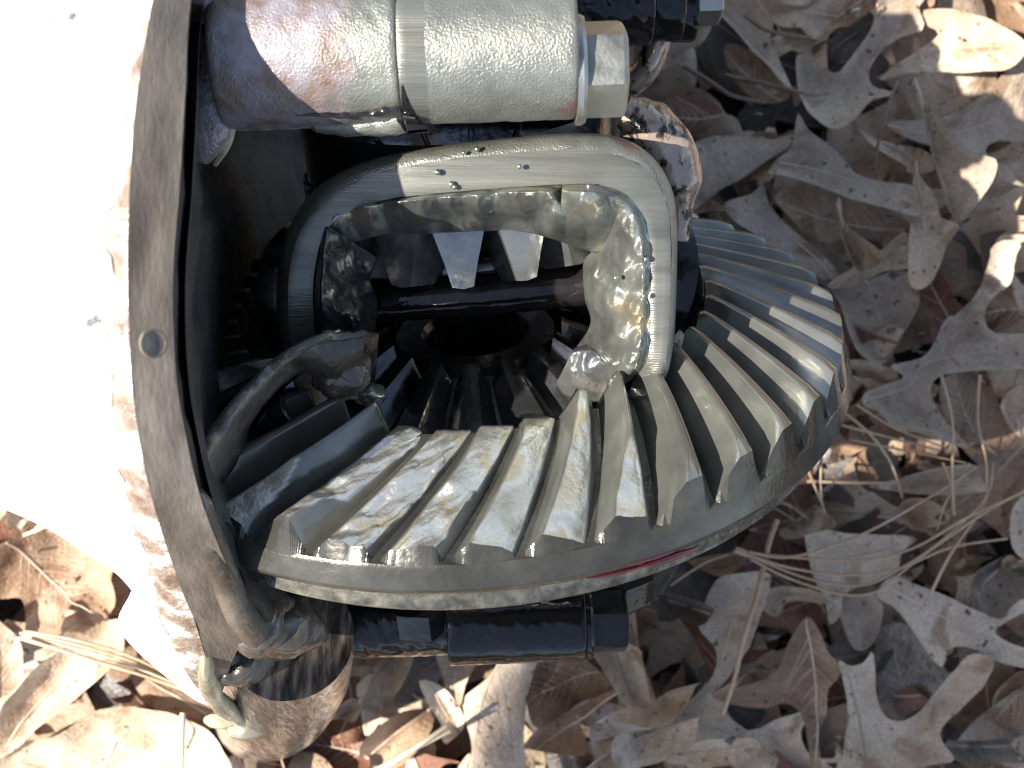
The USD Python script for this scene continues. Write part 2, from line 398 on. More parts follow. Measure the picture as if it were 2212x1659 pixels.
st, fr = at_param(ST), at_param(FAR)
outer = PX(st[:, 1], st[:, 0], st[:, 3])
inner = PX(st[:, 2], st[:, 0]+4, st[:, 3]-.004)
far = P3(fr)
wob = (meshkit.fbm(outer*60, 4, 5)-.5)
# outside skin: from the flange's edge over a rolled lip, leftwards and down
cols = []
lip = PX(st[:, 1]-13-16*wob, st[:, 0], st[:, 3]-.0015)
strip = PX(st[:, 1]-np.interp(st[:, 0], [0, 400, 600, 1000, 1180, 1260, 1340, 1440, 1510], [24, 30, 46, 56, 62, 52, 66, 44, 16])*(1-.0*wob)-(110*(meshkit.fbm(outer*[30, 130, 30], 4, 15)-.5)+60*wob)*np.interp(st[:, 0], [950, 1180, 1340, 1500], [1, .4, .4, .1]), st[:, 0]+np.clip((st[:, 0]-1000)*.03, 0, 14), st[:, 3]-.0052)
for k, w in enumerate(np.linspace(0, 1, 16)):
    p = strip*(1-w) + far*w
    p[:, 2] += (.030-.016*np.clip((st[:, 0]-950)/250, 0, 1)-.0125*np.clip((st[:, 0]-1240)/140, 0, 1))*np.sin(pi*w)**.8*(1-.45*w)
    p += ((meshkit.fbm(p*42+3, 4, 8)-.5)*.0075*np.minimum(1, 4*w))[:, None]*np.array([0, .3, 1.])
    cols.append(p)
under = [far + np.array([.012, .010, -.035]), np.stack([far[:, 0]*.5+.0, far[:, 1]*.72, np.full(NS, .03)], -1)]
obj('housing_shell', grid(np.stack(cols + under, 1)[:, ::-1]), 'white_casting', HOUSING, smooth=50, label='bleached outer skin of the casting, blown out by the sun')
# crusty edge of the flange: finely lumpy strip
ecols = []
for w in np.linspace(0, 1, 10):
    p = outer*(1-w) + strip*w
    if 0 < w < 1:
        p[:, 2] += .0010*np.sin(pi*w)
    p[:, 2] += (meshkit.fbm(p*420, 3, 2)-.5)*.0013*(.25+np.sin(pi*w))
    p[:, 0] += (meshkit.fbm(p*260, 3, 7)-.5)*.0011*(w > 0)
    ecols.append(p)
ecols.append(strip + np.array([-.0005, 0, -.004]))
obj('flange_edge', grid(np.stack(ecols, 1)[:, ::-1]), 'rusty_edge', HOUSING, smooth=50, label='rust crusted edge of the flange, glittering with oil')
# machined face of the flange with one bolt hole in it
fcols = []
for w in np.linspace(0, 1, 12):
    p = outer*(1-w) + inner*w
    p[:, 2] += (meshkit.fbm(p*[90, 40, 90], 3, 4)-.5)*.0016
    fcols.append(p)
obj('flange_face', grid(np.stack(fcols, 1)), 'flange_face', HOUSING, smooth=60, label='oil stained machined face of the cover flange')
for (hx, hy, hz) in ((334, 742, .2925),):
    o = PX(hx, hy, hz)
    ax = np.array([.70, 0, .72])
    obj('bolt_hole', revolve([(.0030, -.0008), (.0029, -.00005), (.0026, .0000), (.0024, -.0001), (.0022, -.0003), (.0001, -.0006)], o, ax, 28), 'flange_face', HOUSING, label='threaded bolt hole in the flange face')
# inside of the bowl: from the inner edge down to the floor, then up to the far flange
FARX = np.array([(-300, 1300), (0, 1325), (200, 1340), (400, 1340), (700, 1330), (1000, 1290), (1200, 1230), (1330, 1150), (1400, 1060)], float)
ic = [inner]
yb = np.minimum(st[:, 0]*.97+20, 1345)
fx = np.interp(yb, FARX[:, 0], FARX[:, 1])
for (w, z) in ((.010, .276), (.035, .256), (.075, .225), (.13, .17), (.19, .11), (.30, .055), (.55, .034), (.8, .036), (.95, .05), (1.0, .075)):
    k = np.clip((st[:, 0]-300)/180, 0, 1)
    z = z*k+(1-k)*np.interp(w, [.01, .03, .07, .14, .2, .3, 1], [.25, .20, .15, .10, .07, .055, .055])
    q = PX(st[:, 2]*(1-w)+fx*w, st[:, 0]*(1-min(1, w*2))+yb*min(1, w*2), np.minimum(z, st[:, 3]-.012))
    q += ((meshkit.fbm(q*50, 3, 9)-.5)*.006)[:, None]
    ic.append(q)
bowl = np.stack(ic, 1)
keep = st[:, 0] < 1400
obj('housing_bowl', cat_mesh(grid(bowl[keep]), grid((bowl[keep] + np.array([0, 0, -.009]))[:, ::-1])), 'dark_casting', HOUSING, smooth=60, label='dark oily inside of the casting')
# far arc of the flange, low on the right
obj('far_flange', tube(PX(fx[keep], yb[keep], .078)[:70:3], .007, 12), 'oily_black', HOUSING)
# second lip running just inside the flange, lower half
rib = smooth_line([(420, 1052, .262), (428, 1090, .262), (452, 1160, .256), (482, 1240, .246), (515, 1320, .232), (560, 1375, .218)], 40)
obj('inner_lip', tube(P3(rib), np.interp(np.linspace(0, 1, 40), [0, .1, .5, 1], [.0014, .0032, .0036, .0042]), 12), 'cavity_rib', HOUSING, smooth=60, label='rounded inner lip streaked with red oil')
# curved web sweeping up to the carrier
top = smooth_line([(416, 1050, .256), (440, 985, .253), (490, 900, .248), (550, 830, .243), (620, 765, .238), (700, 726, .233), (790, 716, .228)], 50)
bot = smooth_line([(440, 1072, .248), (488, 1003, .243), (522, 930, .238), (572, 862, .232), (640, 808, .226), (692, 822, .222), (738, 868, .218), (790, 832, .217)], 50)
g_ = []
for w in np.linspace(0, 1, 9):
    p = P3(top)*(1-w)+P3(bot)*w
    p[:, 2] += .004*sin(pi*w) + (meshkit.fbm(p*120, 3, 3)-.5)*.003
    g_.append(p)
g_ += [P3(bot)+[0.001, .001, -.012], P3(top)+[0.002, 0, -.012]]
obj('cavity_web', grid(np.stack(g_, 1), closed_v=True), 'cavity_rib', HOUSING, smooth=60, label='curved brown casting web sweeping towards the carrier')
obj('web_lobe', ball(PX(738, 806, .2215), (.0078, .0068, .0050), 30, 18, bump=.5, seed=9), 'cavity_rib', HOUSING, smooth=70, label='rounded brown end of the curved web')
wv, wf = tube(P3(top)+[0, -.0006, .0012], np.interp(np.linspace(0, 1, 50), [0, .2, .7, 1], [.0008, .0019, .0015, .0008]), 12)
obj('web_edge', (wv+((meshkit.fbm(wv*420, 3, 8)-.5)*.0018)[:, None], wf), 'cavity_rib', HOUSING, smooth=60, label='pale wet upper edge of the curved web')
# lugs and bosses on the wall
lug = smooth_line([(468, 40, .250), (455, 110, .251), (448, 200, .250), (445, 280, .248), (432, 345, .244)], 30)
lr = np.interp(np.linspace(0, 1, 30), [0, .1, .5, .8, 1], [.0036, .0058, .0062, .0058, .0024])
obj('wall_lug', tube(P3(lug), lr, 16, flat=.55), 'rusted_steel', HOUSING, smooth=60, label='flat upright lug beside the upper bearing cap, wet with oil')
lug2 = smooth_line([(501, 70, .249), (506, 150, .250), (500, 240, .249), (486, 310, .245), (464, 354, .240)], 30)
obj('lug_edge', tube(P3(lug2), np.interp(np.linspace(0, 1, 30), [0, .2, .8, 1], [.0012, .0018, .0017, .0008]), 10), 'sealant', HOUSING, smooth=60)
obj('stud', revolve([(.0001, .002), (.0034, .002), (.0046, .0016), (.0054, .0002), (.0056, -.005)], PX(436, -22, .262), [.15, .25, .95], 36), 'rusted_steel', HOUSING)
sl = []
for k in range(7):
    sl.append(tube(P3([(466+k*5.5, -10, .258), (456+k*5.2, 38, .256)]), .00022, 6))
obj('stripes', cat_mesh(*sl), 'rusted_steel', HOUSING)
bb = []
for (x, y, z, r) in ((600, 1350, .208, (.0125, .0095, .010)), (648, 1362, .203, (.0062, .0056, .006)), (560, 1340, .214, (.009, .010, .009)), (520, 1420, .195, (.009, .008, .012))):
    bb.append(ball(PX(x, y, z), r, 28, 16, bump=.5, seed=int(x)))
obj('lower_boss', cat_mesh(*bb), 'cavity_rib', HOUSING, smooth=70, label='lumpy dark boss at the bottom of the opening')
# stub of the lower axle tube going away from the camera
ts = smooth_line([(622, 1370, .190), (612, 1440, .150), (596, 1500, .105), (575, 1530, .055), (560, 1540, .0)], 40)
tr = np.interp(np.linspace(0, 1, 40), [0, .4, .75, 1], [.0185, .0215, .021, .020])
tv, tf = tube(P3(ts), tr, 56)
tv = tv + ((meshkit.fbm(tv*[300, 60, 60], 3, 6)-.5)*.0012)[:, None]
obj('axle_tube', (tv, tf), 'streaked_casting', HOUSING, smooth=70, label='streaked stub of the lower axle tube')
obj('oval_mark', ball(PX(661, 1449, .1745), (.0009, .0030, .0010), 14, 8), 'dark_steel', HOUSING)
sb = smooth_line([(440, 1436, .214), (452, 1475, .203), (470, 1510, .190), (500, 1540, .172), (540, 1562, .155), (590, 1566, .145), (640, 1556, .140), (668, 1546, .137)], 60)
sr = .0020+.0011*meshkit.noise(np.stack([np.arange(60)*.35, np.zeros(60), np.zeros(60)], -1), 4)
obj('sealant_bead', tube(P3(sb), sr, 12), 'sealant', HOUSING, smooth=60, label='squeezed out bead of sealant round the tube stub')
obj('sealant_blob', ball(PX(446, 1440, .217), (.0020, .0042, .0024), 16, 10, bump=.4, seed=2), 'sealant', HOUSING, smooth=70, label='pale yellow blob of sealant')
obj('sealant_blob', tube(P3(smooth_line([(612, 1562, .148), (640, 1552, .149), (660, 1548, .149), (670, 1556, .148)], 14)), [.0011]*6+[.0014]*5+[.0018, .0017, .0010], 10), 'amber_sealant', HOUSING, smooth=70, label='amber curl of sealant at the lower end of the bead')
for (x, y) in ((478, 1556), (530, 1580)):
    obj('sealant_flap', ball(PX(x, y, .16), (.0052, .0026, .0014), 14, 8, bump=.9, seed=int(x)), 'sealant', HOUSING, smooth=60)

# upper bearing cap with its bolt
XA = np.array([.9985, .035, .04])
XA /= np.linalg.norm(XA)
XA2 = np.array([.9985, .035, -.012]); XA2 /= np.linalg.norm(XA2)


def rod(px0, px1, py, z, r, n=2, wob=0., seg=72, prof=None, ax=None):
    a, b = PX(px0, py, z), PX(px1, py, z)
    b = a + (XA2 if ax is None else ax)*np.linalg.norm(b-a)
    L = np.linalg.norm(b-a)
    prof = prof or [(0, .0), (r*.96, .0), (r, r*.05), (r, L-r*.04), (r*.96, L), (0, L)]
    pr = []
    for (p0, p1) in zip(prof[:-1], prof[1:]):
        k = max(1, int(np.hypot(p1[0]-p0[0], p1[1]-p0[1])/.0012))
        for j in range(k):
            w = j/k; pr.append((p0[0]*(1-w)+p1[0]*w, p0[1]*(1-w)+p1[1]*w))
    pr.append(prof[-1])
    v, f = revolve(pr, a, b-a, seg)
    if wob:
        rel = v-a; axu = (b-a)/L; radial = rel-np.outer(rel@axu, axu)
        v = v + radial/(np.linalg.norm(radial, axis=1, keepdims=True)+1e-9)*((meshkit.fbm(v*500, 3, 1)-.5)*wob)[:, None]
    return v, f


obj('bearing_cap', rod(480, 868, 119, .2484, .01735, wob=.0010), 'cap_steel', HOUSING, smooth=60, label='grainy bearing cap with purple brown rust towards its left end')
obj('cap_boss', rod(926, 1240, 116, .2495, .0160, wob=.0005, prof=[(0, 0), (.01605, 0), (.01605, .0330), (.0156, .0339), (0, .0339)]), 'cast_steel', HOUSING, smooth=60, label='grainy bright boss of the upper bearing cap')
obj('cap_boss_band', rod(868, 930, 116, .2495, .0160, prof=[(0, 0), (.0157, 0), (.01602, .0006), (.01602, .0064), (0, .0064)]), 'brushed_steel', HOUSING, smooth=60, label='filed band round the boss')
cl = smooth_line([(640, 252, .2465), (700, 262, .2455), (760, 264, .2452), (820, 260, .2458), (868, 250, .2475)], 40)
cv, cf = tube(P3(cl), np.interp(np.linspace(0, 1, 40), [0, .2, .6, .94, 1], [.0005, .0030, .0034, .0042, .0040]), 18)
obj('cap_underside', (cv+((meshkit.fbm(cv*330, 3, 4)-.5)*.0016)[:, None], cf), 'cast_steel', HOUSING, smooth=60, label='lower lip of the cap behind a ragged crack')
cr = smooth_line([(640, 248, .2548), (690, 247, .2552), (740, 249, .2550), (775, 245, .2556), (800, 246, .2554), (835, 238, .2568), (860, 234, .2572)], 60)
obj('cap_crack', tube(P3(cr), .00025+.0009*meshkit.noise(np.stack([np.arange(60)*.22, np.zeros(60), np.zeros(60)], -1), 3)*np.linspace(.4, 1, 60), 8, flat=.6), 'oily_black', HOUSING, smooth=60, label='ragged black crack along the underside of the cap')


def on_cyl(pts, py, z, r, lift=.0003):
    "points of the picture laid on a bolt boss (axis along x at row py, height z)"
    out = []
    y0 = PX(0, py, z)[1]
    for (a, b) in pts:
        zz = z+r*.8
        for _ in range(12):
            y = PX(a, b, zz)[1]
            zz = z+math.sqrt(max(r*r-(y-y0)**2, 0))
        out.append(PX(a, b, zz+lift))
    return np.array(out)


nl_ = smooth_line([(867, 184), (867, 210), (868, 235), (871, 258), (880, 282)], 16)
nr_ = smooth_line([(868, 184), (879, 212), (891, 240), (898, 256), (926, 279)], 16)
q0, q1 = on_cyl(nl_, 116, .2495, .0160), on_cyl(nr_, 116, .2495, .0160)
obj('cap_notch', grid(np.stack([q0-[0, 0, .004], q0, (q0+q1)/2+[0, 0, .0003], q1, q1-[0, 0, .004]], 1), closed_v=True), 'oily_black', HOUSING, smooth=60, label='thin black crescent standing in for shade beside the step in the cap')  # thin black plate laid on the boss in place of a crescent of shade
# cap body going up out of the picture
cb = P3([(520, -10, .236), (1240, -10, .236), (1260, -240, .215), (480, -240, .215)])
obj('cap_body', loft([cb+[0, 0, -.05], cb+[0, 0, -.002], cb*[.98, 1, 1]+[0, -.001, 0]]), 'cast_steel', HOUSING)
hb = PX(1241, 152, .2495)
obj('cap_bolt', hexhead(hb, XA2, .01135, .0118, turn=radians(2), washer=(.0126, .0022)), 'bolt_steel', HOUSING, smooth=28, label='clean hexagon bolt head on the upper bearing cap')
# second bolt boss and black parts behind the cap, upper right
obj('rear_boss', rod(1235, 1405, 8, .185, .0120, wob=.0015), 'oily_black', HOUSING, smooth=60)
obj('rear_boss', rod(1330, 1500, 18, .165, .0105, wob=.001), 'oily_black', HOUSING, smooth=60)
obj('rear_boss', rod(1400, 1470, -4, .172, .0128, wob=.001), 'oily_black', HOUSING, smooth=60)
obj('rear_bolt', hexhead(PX(1470, -8, .165), XA2, .0090, .012, turn=.3), 'bolt_steel', HOUSING, smooth=28, label='second bolt head half out of the picture at the top')
arc = smooth_line([(1300, 215, .15), (1350, 190, .155), (1390, 155, .16), (1415, 110, .163), (1422, 70, .165)], 26)
obj('rear_flange', tube(P3(arc), .0042, 12, flat=1.5), 'painted_leaf_reflection', HOUSING, smooth=60, label='curved oily edge of the housing, reflected leaves painted into its colour')
arc = smooth_line([(1270, 20, .176), (1300, 10, .178), (1350, 0, .176), (1420, -25, .17)], 26)
obj('rear_flange', tube(P3(arc), .003, 12), 'painted_leaf_reflection', HOUSING, smooth=60)

# lower bearing cap with its bolt
obj('lower_cap', rod(655, 1275, 1346, .160, .0112, wob=.0012), 'oily_black', HOUSING, smooth=60, label='black oily lower bearing cap')
obj('lower_cap_boss', rod(968, 1262, 1350, .166, .0121, wob=.0004), 'oily_black', HOUSING, smooth=60, label='round boss of the lower bearing cap')
obj('lower_cap_bolt', hexhead(PX(1263, 1344, .166), XA2, .0098, .0125, turn=radians(6), washer=(.0112, .002)), 'oily_black', HOUSING, smooth=28, label='black hexagon bolt head on the lower bearing cap')
ll = smooth_line([(680, 1384, .150), (800, 1390, .148), (950, 1394, .147), (1100, 1394, .147), (1260, 1390, .148)], 50)
obj('lower_cap_edge', tube(P3(ll), .0028+.0006*np.sin(np.arange(50)*.9), 10), 'painted_leaf_reflection', HOUSING, smooth=60, label='lower edge of the cap, reflected leaves painted into its colour')
lb = P3([(640, 1300, .125), (1240, 1285, .125), (1262, 1385, .118), (660, 1392, .118)])
obj('lower_cap_body', loft([lb*[1, 1, 0]+[0, 0, .02], lb*[1, 1, 1], lb*[.97, 1, 1]+[0, 0, .002]]), 'oily_black', HOUSING)

# upper axle tube, leaving the picture at the top
t0 = O + .142*AA + np.array([-.05, 0, -.03]); up_ = tube(np.stack([t0, t0+.02*AA, t0+.022*AA, t0+.05*AA, t0+.055*AA]), [.062, .058, .043, .040, .036], 40)
obj('axle_tube', up_, 'dark_casting', HOUSING, smooth=40, label='upper axle tube leaving the picture at the top')
# ---------------------------------------------------------------- the differential: carrier, ring gear, side gears, cross pin (turn together)
DIFF = thing('differential', 'welded up differential and ring gear with broken teeth inside the open housing', 'differential')

# carrier: rounded window frame; every ring has 96 points
CO = [(1040, 600)]
OUT = [(600, 640, .222), (612, 540, .226), (640, 468, .230), (700, 396, .233), (790, 351, .235), (920, 322, .236), (1100, 300, .236), (1230, 291, .235), (1330, 298, .233), (1400, 334, .231), (1443, 396, .229), (1458, 470, .227), (1458, 620, .224), (1448, 780, .219),
       (1420, 850, .214), (1370, 950, .200), (1200, 1000, .192), (1000, 1005, .190), (800, 1000, .192), (660, 930, .203), (612, 780, .215)]
FACE = [(622, 640, .229), (632, 550, .232), (660, 482, .235), (716, 428, .237), (806, 378, .238), (930, 350, .239), (1100, 330, .239), (1230, 322, .238), (1310, 329, .237), (1388, 360, .2355), (1430, 416, .233), (1447, 484, .231), (1448, 620, .228), (1438, 776, .223),
        (1402, 826, .219), (1352, 915, .206), (1190, 975, .196), (1000, 980, .194), (810, 975, .196), (680, 900, .207), (634, 770, .220)]
WIN = [(676, 640, .228), (682, 570, .231), (700, 506, .234), (744, 462, .236), (830, 432, .237), (940, 418, .2375), (1100, 405, .2375), (1225, 398, .237), (1290, 399, .236), (1350, 418, .235), (1388, 458, .233), (1404, 520, .231), (1406, 630, .228), (1402, 760, .223),
       (1380, 800, .218), (1334, 880, .206), (1180, 948, .196), (1000, 954, .194), (820, 946, .196), (710, 866, .207), (684, 750, .220)]


def ring(pts, n=126):
    p = np.asarray(pts, float); m = len(p); out = []
    for q in np.arange(n)/n*m:
        i = int(q); t = q-i
        a, b, c, d = p[(i-1) % m], p[i], p[(i+1) % m], p[(i+2) % m]
        out.append(.5*((2*b)+(c-a)*t+(2*a-5*b+4*c-d)*t*t+(3*b-a-3*c+d)*t**3))
    return np.array(out)


o_, f_, w_ = ring(OUT), ring(FACE), ring(WIN)
cen = np.array([1040, 620, 0.])


def shift(r, k, dz):
    q = r.copy(); q[:, :2] = cen[:2] + (q[:, :2]-cen[:2])*k; q[:, 2] += dz; return q


side = [P3(shift(o_, 1.0, -.075))*[1, 1, 1], P3(shift(o_, 1.01, -.03)), P3(shift(o_, 1.004, -.006)), P3(shift(o_, .996, -.0012))]
slope = [P3(o_*(1-w)+f_*w + np.array([0, 0, .0010*sin(pi*w)])) for w in (.08, .3, .6, .88, 1.0)]
gr = np.stack(side+slope, 0)
gr[4:] += ((meshkit.fbm(gr[4:]*420, 3, 3)-.5)*.0008)[..., None]
obj('carrier_case', grid(gr, closed_v=True), 'cast_steel', DIFF, smooth=22, label='cast outer edge of the differential carrier')
obj('carrier_face', grid(np.stack([P3(f_*(1-w)+w_*w + np.array([0, 0, .0003*(1-abs(2*w-1)**6)])) for w in np.linspace(0, 1, 7)], 0), closed_v=True), 'brushed_steel', DIFF, smooth=18, label='brushed flat face round the carrier window')
wi = [P3(shift(w_, .997, -.0008)), P3(shift(w_, .985, -.004)), P3(shift(w_, .97, -.012)), P3(shift(w_, .99, -.045)), P3(shift(w_, .99, -.085))]
wg = np.stack([P3(w_)]+wi, 0)
obj('window_wall', grid(wg, closed_v=True), 'dark_steel', DIFF, smooth=50, label='dark inner wall of the carrier window')
# hub between carrier and ring gear, and the rounded cheek of the carrier on the right
ck = smooth_line([(1345, 240, .207), (1385, 262, .206), (1425, 300, .204), (1452, 345, .202), (1464, 400, .200), (1468, 470, .197), (1468, 600, .19)], 50)
cv, cf = tube(P3(ck), np.interp(np.linspace(0, 1, 50), [0, .15, .5, .62, 1], [.0045, .0074, .0068, .0036, .0026]), 22)
cv = cv+((meshkit.fbm(cv*120, 3, 6)-.5)*.0022)[:, None]
obj('carrier_cheek', (cv, cf), 'painted_leaf_reflection', DIFF, smooth=60, label='rounded oily cheek of the carrier, reflected leaves painted into its colour')

# ring gear
R1, R0, NT = .1083, .0708, 41
SL = math.tan(radians(14))
PITCH = 2*pi/NT


def crest_a(r): return (R1-r)*SL
def depth(r): return .0083+.0018*(r-R0)/(R1-R0)
def spiral(r):
    x = (R1-r)/(R1-R0)
    return .02 + .17*x + .05*x*x


NB = 164
th = np.arange(NB)/NB*2*pi
prof = [(R0-.002, -.020), (R0-.0016, -.004), (R0-.0010, crest_a(R0)-depth(R0)-.0004)]
for r in np.linspace(R0, R1-.0006, 5):
    prof.append((r, crest_a(r)-depth(r)))
prof += [(R1+.0017, -.0100), (R1+.0023, -.0110), (R1+.0034, -.0158), (R1+.0030, -.0171), (R1+.0018, -.0183)]
prof2 = [(R1+.0016, -.0184), (R1-.0016, -.0185), (R1-.0020, -.0190), (R1-.0020, -.0258), (R1-.0034, -.0272), (R1-.03, -.028)]


ENDS = []


def tooth(theta, dmg=None, seed=0):
    "one spiral bevel tooth; dmg(x, y) gives the height that is left, x 0 outer .. 1 inner, y -1..1 across"
    big = dmg is not None
    nr = 36 if big else 12
    nx = 25 if big else 0
    rg = np.random.default_rng(seed)
    pts, brk = [], []
    for x in np.linspace(0, 1, nr):
        r = R1-(R1-R0)*x
        h = depth(r); aT = crest_a(r)
        half = PITCH*r/2
        cw, bw = half*.115, half*.93
        if big:
            u = np.linspace(-1, 1, nx)
            z = np.where(u < .14, 1-(np.maximum(.14-u, 0)/1.14)**.95, 1-(np.maximum(u-.34, 0)/.66)**.95)
            s = half*np.where(u < .14, -.95+(u+1)/1.14*1.19, np.where(u < .34, .24+(u-.14)/.2*.2, .44+(u-.34)/.66*.42))
            left = np.array([dmg(x, uu) for uu in u])
            zz = np.minimum(z, left)
            b_ = np.clip((z-left)/.06, 0, 1)
            pts.append((np.full(nx, r), theta+spiral(r)+s/r, aT-h*(1-zz)-np.where(zz < .02, .0008, 0)))
            brk.append(b_)
        else:
            s = half*np.array([-.99, -.97, -.72, -.40, .04, .17, .32, .48, .57, .66, .76, .87, .89])
            zz = np.array([-.12, .03, .26, .57, .945, .99, 1, .985, .93, .64, .3, .03, -.12])
            zz = np.minimum(zz, 1-.10*max(0, 1-x/.07)**2-.06*max(0, 1-(1-x)/.06)**2)
            pts.append((np.full(13, r), theta+spiral(r)+s/r, aT-h*(1-zz)))
            brk.append(np.zeros(13))
    g = np.stack([cyl(*p) for p in pts], 0)
    b = np.array(brk)
    # ends: drop a skirt to the root at both ends
    def skirt(row, dr):
        r, t, a = pts[row]
        rr = r+dr
        aa = crest_a(r[0])-depth(r[0])*1.12+0*a
        lo = np.minimum(a, aa)
        return cyl(rr-dr*.15, t, a-.0003), cyl(rr, t, aa)
    e0, e1 = skirt(0, .0022), skirt(-1, -.0016)
    ENDS.append(np.concatenate([g[:1], e0[1][None]], 0)[::-1])
    g = np.concatenate([g, e1[0][None], e1[1][None]], 0)
    b = np.concatenate([b, b[-1:]*.8, b[-1:]*0], 0)
    v, f = grid(g)
    return (v, f[:, ::-1]), b.ravel()


def damage(kind, seed):
    def d(x, u):
        q = meshkit.fbm(np.array([x*7+seed*3.3, u*2.2, seed*1.7]), 4, seed)-.5
        q2 = meshkit.fbm(np.array([x*22+seed*3.3, u*6, seed*1.7]), 3, seed+5)-.5
        j = .42*q+.10*q2
        fall = np.interp(x, [0, .6, .85, 1], [1, .9, .6, .30])
        if kind == 'low':        # ground down to rubble
            return (.33+j*1.1-.12*u)*fall
        if kind == 'rubble':     # ragged outside, smooth bright slope inside
            return np.where(x < .45, .38+.9*j, .46-.26*u+.12*q)*fall
        if kind == 'smear':
            return (.42-.30*u+.16*q+.05*q2)*np.interp(x, [0, .7, .9, 1], [.9, 1, .8, .45])
        if kind == 'slab':       # one big bright slope that rises inwards
            return np.interp(x, [0, .3, .75, 1], [.34, .50, .72, .88])-.34*u+.10*q+.03*q2
        if kind == 'inner':
            return np.interp(x, [0, .22, .36, .6, 1], [.9, .85, .5, .40, .44])*fall+j-.16*u
        if kind == 'chip':       # only the outer corner
            return np.interp(x, [0, .3, .42, .5, 1], [.50, .66, .95, 1.3, 1.3])+j*.5-.22*u
        return 1.5
    return d


# valleys were measured at 250 + 8.78 k degrees: teeth stand half a pitch from them
T0 = radians(250.4)+PITCH/2-.02
DMG = {-2: 'chip', -1: 'inner', 0: 'low', 1: 'rubble', 2: 'smear', 3: 'slab', 4: 'chip'}
names = {-2: 'tooth chipped near its outer end', -1: 'tooth broken away over its inner half', 0: 'tooth broken down to a low stump', 1: 'tooth with a rubbly outer and a smooth bright inner break', 2: 'tooth smeared flat and bright', 3: 'tooth sheared to one big bright slope', 4: 'tooth with its outer corner sheared off'}
TEETH = [(k, *tooth(T0+k*PITCH, damage(DMG[k], k+20) if k in DMG else None, k+40)) for k in range(-9, 32)]
GEAR = obj('ring_gear', cat_mesh(grid(np.stack([cyl(r, th, a) for r, a in prof], 0), closed_v=True), *[grid(e) for e in ENDS]), 'gear_rim', DIFF, smooth=28, label='steel ring gear, oily rim, teeth broken near the camera')
obj('gear_back', grid(np.stack([cyl(r, th, a) for r, a in prof2], 0), closed_v=True), 'pitted_rim', GEAR, smooth=28, label='pitted flange edge behind the ring gear')
for k, m, b in TEETH:
    obj('tooth', m, 'gear_tooth', GEAR, smooth=(True if k in DMG else 32), label=names.get(k), prim={'broken': b} if k in DMG else None)

# ring gear bolts seen under the rim
for (x, y, z, t) in ((905, 1322, .170, .2), (1350, 1262, .158, .6)):
    obj('gear_bolt', hexhead(PX(x, y-28, z), -AA, .0098, .010, turn=t), 'oily_black', DIFF, smooth=28, label='oil black bolt head under the ring gear')

# side gears (bevel, along the axle) and the cross pin
def bevel(Oc, ax, e1, e2, r0, r1, nt, a_in, a_out, h, th0, wide=1.0):
    "teeth on a cone; a_in and a_out along the axis at the inner and outer radius"
    out = []
    for k in range(nt):
        t = th0+k*2*pi/nt
        rows = []
        for x in np.linspace(0, 1, 5):
            r = r1+(r0-r1)*x; a = a_out+(a_in-a_out)*x
            half = pi/nt*r*wide; hh = h*(.6+.4*r/r1)
            s = np.array([-1.0, -.92, -.55, -.36, 0, .36, .55, .92, 1.0])*half
            z = np.array([-.1, 0, .62, 1, 1.03, 1, .62, 0, -.1])*hh
            rows.append(Oc + r*(np.cos(t+s/r)[:, None]*e1+np.sin(t+s/r)[:, None]*e2) + (a+z)[:, None]*ax)
        rows = [rows[0]*1 - 0*ax + 0] + rows
        rows[0] = rows[1] - np.array([-.1, 0, .62, 1, 1.03, 1, .62, 0, -.1])[:, None]*h*1.0*ax*1.05
        rows.append(rows[-1] - np.array([-.1, 0, .62, 1, 1.03, 1, .62, 0, -.1])[:, None]*h*.9*ax)
        out.append(grid(np.stack(rows, 0)[:, ::-1]))
    return out


# lower side gear with a splined bore
LC = PX(1030, 752, .163)
sg = grid(np.stack([LC+r*(np.cos(th)[:, None]*AX+np.sin(th)[:, None]*AW)+a*AA for r, a in ((.0150, -.03), (.0152, .004), (.0165, .0058), (.024, .0058), (.0245, .003), (.046, -.009), (.048, -.014), (.048, -.03))], 0)[:, ::-1], closed_v=True)
LSG = obj('side_gear', sg, 'dark_steel', DIFF, smooth=30, label='lower side gear with its splined bore, black with oil')
for g_ in bevel(LC, AA, AX, AW, .0262, .0465, 16, .0020, -.0092, .0075, radians(270-1)):
    obj('tooth', g_, 'dark_steel', LSG, smooth=35)
sp = []
for k in range(30):
    t = k/30*2*pi
    sp.append(tube(np.stack([LC+.0150*(cos(t)*AX+sin(t)*AW)+a*AA for a in (-.028, .0035)]), .0006, 6))
obj('spline', cat_mesh(*sp), 'dark_steel', LSG)
# upper side gear, teeth pointing down the picture
UC = PX(1010, 420, .170)
ug = grid(np.stack([UC+r*(np.cos(th)[:, None]*AX+np.sin(th)[:, None]*AW)+a*AA for r, a in ((.012, -.006), (.022, -.006), (.044, .008), (.046, .013), (.046, .03))], 0), closed_v=True)
USG = obj('side_gear', ug, 'dark_steel', DIFF, smooth=30, label='upper side gear half buried in weld')
for g_ in bevel(UC, -AA, AX, AW, .020, .0475, 17, .006, -.009, .0180, radians(270-.6), .92):
    obj('tooth', (g_[0], g_[1][:, ::-1]), 'spider_steel', USG, smooth=30)
pin = P3([(800, 652, .182), (900, 645, .183), (1060, 634, .184), (1200, 620, .185), (1300, 612, .185)])
obj('cross_pin', tube(smooth_line(pin, 40), .0062, 40), 'oily_black', DIFF, smooth=60, label='oily black cross pin through the carrier')
ps = []
pv, pf = tube(P3([(815, 600, .178), (1000, 583, .180), (1200, 560, .182), (1290, 545, .182)]), .0048, 28)
obj('pin_sleeve', (pv, pf), 'dark_steel', DIFF, smooth=60)
